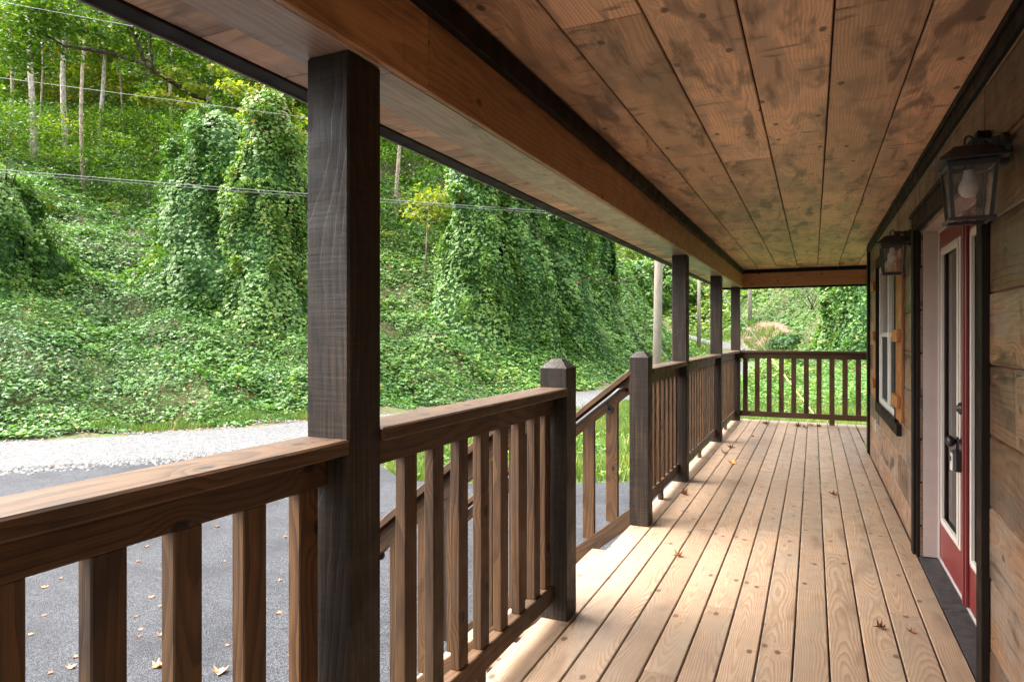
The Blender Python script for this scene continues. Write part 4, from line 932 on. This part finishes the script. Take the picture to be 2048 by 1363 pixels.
FT = [(63, 40, .19, -.004, 'palebark', 'pale barked tree trunk at far left of the wood, leftmost thick one'),
      (130, 44, .21, .002, 'palebark', 'pale thick trunk second from the left in the wood'),
      (167, 37, .11, .0, 'bark', 'slim brown trunk between two pale trunks in the left of the wood'),
      (203, 46, .17, .012, 'palebark', 'pale trunk right of the slim brown one in the wood'),
      (78, 47, .08, .03, 'bark', 'thin leaning sapling trunk right of the leftmost pale trunk'),
      (20, 43, .12, .0, 'bark', 'dim brown trunk near the left edge of the photo'),
      (243, 48, .07, .0, 'bark', 'very thin trunk near the middle of the left wood'),
      (300, 50, .10, .01, 'bark', 'thin trunk left of the broad vine covered tree'),
      (345, 46, .13, -.01, 'bark', 'brown trunk just behind the broad vine covered tree'),
      (560, 44, .14, .02, 'bark', 'trunk behind the yellowing vine column'),
      (795, 40, .13, .025, 'bark', 'crooked brown trunk just right of the nearest post'),
      (828, 46, .08, -.01, 'bark', 'thin trunk right of the crooked brown one'),
      (873, 48, .15, .0, 'bark', 'straight brown trunk left of the tall bright vine column'),
      (-60, 40, .2, .0, 'palebark', 'pale trunk outside the left edge of the photo'),
      (420, 52, .2, .0, 'bark', 'trunk rising behind the broad vine covered tree top'),
      (700, 50, .2, .0, 'bark', 'trunk hidden behind the nearest post')]
for k, (u, d, r, ln, mt, lb_) in enumerate(FT): forest_tree(u, d, r * .92, ln, M[mt], lb_, 3400, (.5, 1), k, .03)
# understory and deep wood
def wood_mass(name, u0, u1, d0, d1, h0, h1, n, szz, label, bias=0., clus=420, seed=0):
    r_ = np.random.default_rng(500 + seed); cu = r_.uniform(u0, u1, clus); cd = r_.uniform(d0, d1, clus); cl_ = (cu - CX) / F_PX * cd; cz = Hh(cl_, cd) + r_.uniform(h0, h1, clus)
    cr = r_.uniform(.8, 2.3, clus) * (cd / 45); ct = r_.normal(0, .16, clus); i = r_.integers(0, clus, n)
    q = unit(r_.normal(0, 1, (n, 3))) * (r_.random((n, 1)) ** .45) * cr[i][:, None] * np.array([1.2, 1.2, .42]); q[:, 2] -= .25 * (q[:, 0] ** 2 + q[:, 1] ** 2) ** .5 / 2
    P = toW(cl_[i], cd[i], cz[i]) + q; ti = np.clip(.5 + bias + ct[i] + r_.normal(0, .13, n), 0, 1)
    return tag(leaves(name, P, r_.normal(0, .45, (n, 3)) + np.array([0, 0, 1]), r_.normal(0, 1, (n, 3)), szz * (cd[i] / 45) ** .8 * r_.uniform(.6, 1.3, n), ti, M['forest'], (OL, OF)), label, 'undergrowth', kind='stuff')
wood_mass('understory', -250, 950, 35, 52, .2, 4.2, 90000, .22, 'leafy undergrowth under the trees of the left slope', -.12, 520, 1)
wood_mass('deep_wood', -250, 980, 50, 80, .5, 20, 190000, .36, 'yellow green depth of the wood behind the nearer trunks', .12, 1500, 2)
wood_mass('deep_wood', 1180, 1760, 105, 150, 2, 20, 22000, .34, 'wooded top of the far hill behind the poles', .1, 260, 3)

# tree with the long dark limb overhanging at upper left
bx = (at(520, 420, 30)); ot = thing('overhanging_tree', (bx[0], bx[1], bx[2] - 6), 'dark limbed tree whose long bent branch reaches left across the wood', 'tree')
m = MB()
def pth(pts): return [at(*p) for p in pts]
m.tube(pth([(560, 640, 31), (545, 400, 31), (500, 280, 30.5), (430, 215, 30)]), [.28, .22, .17, .13], 9); m.build('trunk', M['darkbark'], ot, smooth=True)
m = MB(); m.tube(pth([(430, 215, 30), (345, 165, 29), (290, 128, 28.4), (222, 106, 28), (165, 98, 27.6), (128, 92, 27.3), (100, 75, 27), (60, 62, 26.8)]), [.13, .115, .10, .085, .07, .05, .035, .012], 8); m.build('limb', M['darkbark'], ot, smooth=True); m = MB()
m.tube(pth([(290, 128, 28.4), (276, 90, 28.2), (254, 44, 28), (240, -20, 28)]), [.075, .06, .05, .03], 7); m.build('limb', M['darkbark'], ot, smooth=True); m = MB()
m.tube(pth([(305, 136, 28.4), (300, 95, 28.6), (303, 50, 28.7), (312, -10, 28.7)]), [.05, .04, .03, .02], 7); m.build('limb', M['darkbark'], ot, smooth=True); m = MB()
m.tube(pth([(100, 75, 27), (75, 98, 26.6), (62, 118, 26.3)]), [.03, .02, .008], 6); m.build('limb', M['darkbark'], ot, smooth=True)
cl = [(30, 25, 26.5, 1.3), (70, 60, 26.7, 1.0), (10, 85, 26, 1.0), (110, 30, 27, 1.1), (160, 60, 27.5, .9), (60, 110, 26.4, .7), (190, 20, 28, 1.1), (235, 75, 28, .8), (275, 30, 28, 1.0), (330, 60, 28.5, 1.1), (345, 120, 29, .9), (400, 150, 29.6, 1.1), (255, 130, 28.4, .6),
      (20, 130, 25.6, .6), (140, 110, 27.2, .45), (300, 175, 28.8, .6), (440, 170, 30, 1.1), (480, 120, 30, 1.2), (380, 90, 29, 1.1), (0, 180, 25.5, .6), (560, 150, 30, 1.3), (90, -10, 27, 1.2)]
CP = np.array([at(a, b, c) for a, b, c, r in cl]); CR = np.array([c[3] for c in cl]); pr_ = CR ** 2 / (CR ** 2).sum(); n = 9500; i = rng.choice(len(cl), n, p=pr_)
q = unit(rng.normal(0, 1, (n, 3))) * rng.random((n, 1)) ** .45 * CR[i][:, None] * np.array([1.1, 1.1, .65])
leaves('crown', CP[i] + q, rng.normal(0, .5, (n, 3)) + np.array([0, 0, 1]), rng.normal(0, .8, (n, 3)) + np.array([0, 0, -.5]), rng.uniform(.14, .27, n), np.clip(rng.normal(.45, .2, n), 0, .93), M['forest'], (OL, OF), parent=ot)
cl = [(355, 150, 28.5, .6), (395, 178, 28.6, .5), (330, 195, 28.2, .55), (290, 200, 28, .4), (385, 210, 28, .45), (470, 175, 27.5, .6), (510, 235, 26, .6), (545, 205, 26, .6), (580, 235, 26.5, .7), (600, 275, 26.5, .6), (520, 290, 25, .5), (445, 140, 28.6, .5)]
CP = np.array([at(a, b, c) for a, b, c, r in cl]); CR = np.array([c[3] for c in cl]); n = 1500; i = rng.integers(0, len(cl), n)
q = unit(rng.normal(0, 1, (n, 3))) * rng.random((n, 1)) ** .45 * CR[i][:, None] * np.array([1.3, 1.3, .5])
leaves('turning_leaves', CP[i] + q, rng.normal(0, .5, (n, 3)) + np.array([0, 0, 1]), rng.normal(0, .8, (n, 3)) + np.array([0, 0, -.5]), rng.uniform(.12, .22, n), rng.uniform(0, .55, n), M['yellow'], parent=ot)
# yellowing sapling beside the bright vine column
x, y, z = at(850, 480, 33); ys_ = thing('yellow_sapling', (x, y, z), 'sapling with yellowing leaves left of the tall bright vine column', 'tree')
m = MB(); m.tube([(x, y, z - 2.), (x + .1, y, z), tuple(at(858, 400, 33))], [.05, .04, .02], 6); m.tube([(x + .1, y, z), tuple(at(880, 385, 33)), tuple(at(900, 372, 32.6))], [.03, .02, .01], 6); m.build('trunk', M['bark'], ys_, smooth=True)
cl = [(830, 425, 33), (850, 405, 33), (880, 398, 32.7), (895, 385, 32.4), (865, 440, 33), (890, 430, 32.6), (845, 390, 33)]
CP = np.array([at(*c) for c in cl]); n = 650; i = rng.integers(0, len(cl), n); q = rng.normal(0, .36, (n, 3)) * np.array([1.2, 1.2, .6])
leaves('crown', CP[i] + q, rng.normal(0, .5, (n, 3)) + np.array([0, 0, 1]), rng.normal(0, .8, (n, 3)) + np.array([0, 0, -.5]), rng.uniform(.12, .22, n), rng.uniform(0, .6, n), M['yellow'], parent=ys_)
# bare vine twigs above the right slope
x, y, z = at(1645, 612, 58); tw = MB()
for k in range(26):
    a = random.uniform(-1, 1); tw.tube([(x + a, y, z - .3), (x + a + random.uniform(-.6, .6), y + random.uniform(-.3, .3), z + random.uniform(.4, 1)), (x + a * 1.6 + random.uniform(-.8, .8), y, z + random.uniform(.9, 2.2))], [.04, .03, .012], 5)
tag(tw.build('dead_shrub', M['darkbark'], None, (x, y, z)), 'tangle of dark bare twigs high on the slope above the end railing', 'shrub')
# pale trunk beyond the corner post
x, y, z = at(1500, 642, 74); pt = thing('pale_tree', (x, y, z), 'pale straight tree trunk standing above the bare soil patch', 'tree')
m = MB(); m.tube([(x, y, z - 1), (x, y, z + 6), (x + .2, y, z + 13)], [.24, .2, .12], 10); m.build('trunk', M['palebark'], pt, smooth=True)
n = 2200; q = unit(rng.normal(0, 1, (n, 3))) * rng.random((n, 1)) ** .4 * np.array([3, 3, 2.5]); leaves('crown', np.array([x, y, z + 13.5]) + q, rng.normal(0, .5, (n, 3)) + np.array([0, 0, 1]), rng.normal(0, 1, (n, 3)), rng.uniform(.2, .4, n), rng.uniform(.3, .9, n), M['forest'], (OL, OF), parent=pt)

# ------------------------------------------------------------------ poles, wires
pl = at(1316, 822, 22); x, y = pl[0], pl[1]
up_ = thing('utility_pole', (x, y, G), 'pale round utility pole between the far newel post and the second porch post', 'utility pole')
m = MB(); m.tube([(x - .06, y, G - .3), (x + .02, y, 4), (x + .08, y, 9.8)], [.155, .135, .105], 16); m.build('shaft', M['post'], up_, smooth=True)
m = MB(); m.box((x - 1.0, y - .12, 8.55), (x + 1.15, y - .12 + .001 - .1, 8.66), 0, .01); m.build('crossarm', M['post'], up_)
x2, y2, _ = at(1398, 673, 62); u2 = thing('utility_pole', (x2, y2, 0), 'slim distant utility pole seen between the second and third porch posts', 'utility pole')
gz2 = float(Hh(np.array([LD(x2, y2)[0]]), np.array([LD(x2, y2)[1]]))[0])
m = MB(); m.tube([(x2, y2, gz2 - .3), (x2, y2, 9.5)], [.19, .13], 12); m.build('shaft', M['post'], u2, smooth=True)
def wire(p, q, sag, r, label, name='overhead_wire', grp='overhead wires crossing the slope', mat='wire', n=24):
    p, q = Vector(p), Vector(q); pts = []
    for k in range(n + 1):
        t_ = k / n; a = p.lerp(q, t_); a.z -= sag * 4 * t_ * (1 - t_); pts.append(a)
    m = MB(); m.tube(pts, r * .62, 6); return tag(m.build(name, M[mat], None, tuple(p)), label, 'wire', grp)
P0 = lambda v: (x, y, vz(v, 22))
wire(at(-260, -44, 16.5), P0(246), .0, .011, 'uppermost overhead wire crossing the upper left corner')
wire(at(-260, 122, 16.5), P0(326), .0, .012, 'middle overhead wire passing left of the nearest post')
wire(at(-260, 318, 16.5), P0(437), .05, .013, 'upper strand of the lowest pair of overhead wires')
wire(at(-260, 323, 16.5), P0(440), .07, .010, 'lower strand of the lowest pair of overhead wires')
pts = [at(a, b, c) for a, b, c in [(985, 413, 20), (1020, 418, 20.3), (1042, 427, 20.5), (1062, 446, 20.7), (1085, 478, 20.9), (1110, 508, 21.1), (1140, 535, 21.3), (1170, 554, 21.5), (1200, 564, 21.6), (1230, 566, 21.7), (1262, 558, 21.8), (1290, 545, 21.9), (1314, 528, 22), (1318, 500, 22)]]
m = MB(); m.tube(pts, .013, 6); tag(m.build('drooping_cable', M['darkbark'], None, tuple(pts[0])), 'dark cable drooping from the wires down to the utility pole', 'cable')
ga = on_z(1643, 848, G); gb = on_z(1562, 818, G)
m = MB(); m.tube([(x, y, vz(417, 22)), ga], .009, 6); gw = m.build('guy_wire', M['wire'], None, (x, y, vz(417, 22))); tag(gw, 'guy wire from the pole ending in a yellow guard beyond the end railing', 'guy wire', 'guy wires of the pole')
p1 = Vector((x, y, vz(417, 22))); p2 = Vector(ga); m = MB(); m.tube([p2.lerp(p1, .005), p2.lerp(p1, .29)], .017, 10)
yo = m.build('guard_sleeve', M['ywire'], gw); 
wire((x, y, vz(229, 22)), gb, 0, .008, 'steeper thin guy wire beside the corner post', 'guy_wire', 'guy wires of the pole')

# ------------------------------------------------------------------ single fallen leaves
def dry_leaf(p, size, tint, rot, curl, label, grp, cat='fallen leaf'):
    n = 7; out = [(0, -.45), (.20, -.30), (.50, -.22), (.30, .0), (.48, .28), (.18, .22), (0, .55), (-.18, .22), (-.48, .28), (-.30, 0), (-.50, -.22), (-.20, -.30)]
    V = [Vector((a, b, curl * (a * a * 1.6 + .5 * b * b) + random.uniform(-.03, .03))) * size for a, b in out] + [Vector((0, 0, 0)), Vector((.02 * size, -.85 * size, .12 * size))]
    rm = Matrix.Rotation(rot, 3, 'Z'); V = [rm @ v for v in V]; zmin = min(v.z for v in V); V = [Vector((v.x, v.y, v.z - zmin + .0015)) for v in V]
    me = bpy.data.meshes.new('fallen_leaf'); me.from_pydata(V, [], [(12, i, (i + 1) % 12) for i in range(12)] + [(12, 0, 13)]); me.materials.append(M['dry'])
    a = me.attributes.new('tint', 'FLOAT', 'FACE'); a.data.foreach_set('value', [tint + random.uniform(-.05, .05)] * len(me.polygons)); me.update()
    o = bpy.data.objects.new('fallen_leaf', me); COL.objects.link(o); o.location = p; return tag(o, label, cat, grp)
DL = [(1465, 927, .11, .92, 'orange yellow leaf on the deck beside the second porch post'), (1370, 988, .085, .3, 'curled brown leaf on the deck at the foot of the second porch post'),
      (1450, 906, .11, .1, 'dark curled leaf on the deck behind the orange leaf'), (1461, 895, .10, .1, 'dark leaf farthest back of the three beside the railing'),
      (1357, 1111, .065, .5, 'reddish brown leaf on the deck facing the stair opening'), (1667, 989, .095, .3, 'brown leaf in the middle of the deck, left of the cabin door'),
      (1762, 1255, .055, .05, 'small dark curled leaf in the right foreground of the deck'), (1822, 1264, .045, .45, 'small rust leaf nearest the door threshold'),
      (1532, 848, .11, .15, 'dark leaf at the far left end of the deck under the end railing'), (1597, 853, .11, .1, 'dark leaf at the far end of the deck, left of the cluster'),
      (1612, 856, .12, .1, 'dark flat leaf in the cluster at the far end of the deck'), (1622, 851, .10, .2, 'brown upright leaf in the cluster at the far end of the deck'),
      (1638, 853, .10, .12, 'dark leaf right of the cluster at the far end of the deck'), (1678, 860, .06, .4, 'tiny brown leaf at the far end near the cabin corner'), (1506, 873, .05, .3, 'tiny brown leaf near the corner post')]
for u, v, s_, t_, l in DL: dry_leaf(on_z(u, v, 0.002), s_ * .85, t_, random.uniform(0, 6.28), random.uniform(1.0, 1.9), l, 'fallen leaves on the deck')
AL = [(90, 1173, .09), (121, 1156, .06), (88, 1230, .06), (143, 1334, .09), (151, 1313, .06), (277, 1122, .07), (292, 1093, .08), (303, 1193, .08), (321, 1211, .06), (321, 1269, .08), (281, 1258, .06), (277, 1273, .06), (272, 1232, .05),
      (318, 1331, .14), (441, 1344, .15), (558, 1225, .08), (579, 1311, .05), (434, 1053, .09), (448, 1122, .05), (570, 1074, .07), (62, 1268, .06), (101, 1345, .05), (230, 1290, .05), (455, 1290, .05), (1185, 1090, .07), (1168, 985, .08), (940, 1255, .08), (816, 1180, .05), (560, 1160, .06), (500, 930, .1), (420, 955, .09), (150, 990, .1)]
for k, (u, v, s_) in enumerate(AL): dry_leaf(on_z(u, v, G + .014), s_ * .8, random.uniform(.15, .7) if s_ < .12 else .74, random.uniform(0, 6.28), random.uniform(.3, 1.0), 'small dry brown leaf lying on the asphalt' if s_ < .12 else ('large pale tan leaf lying on the asphalt between two foreground balusters' if u < 400 else 'large orange leaf on the asphalt at the bottom edge'), 'dry leaves scattered on the asphalt' if s_ < .12 else 'large leaves on the asphalt')
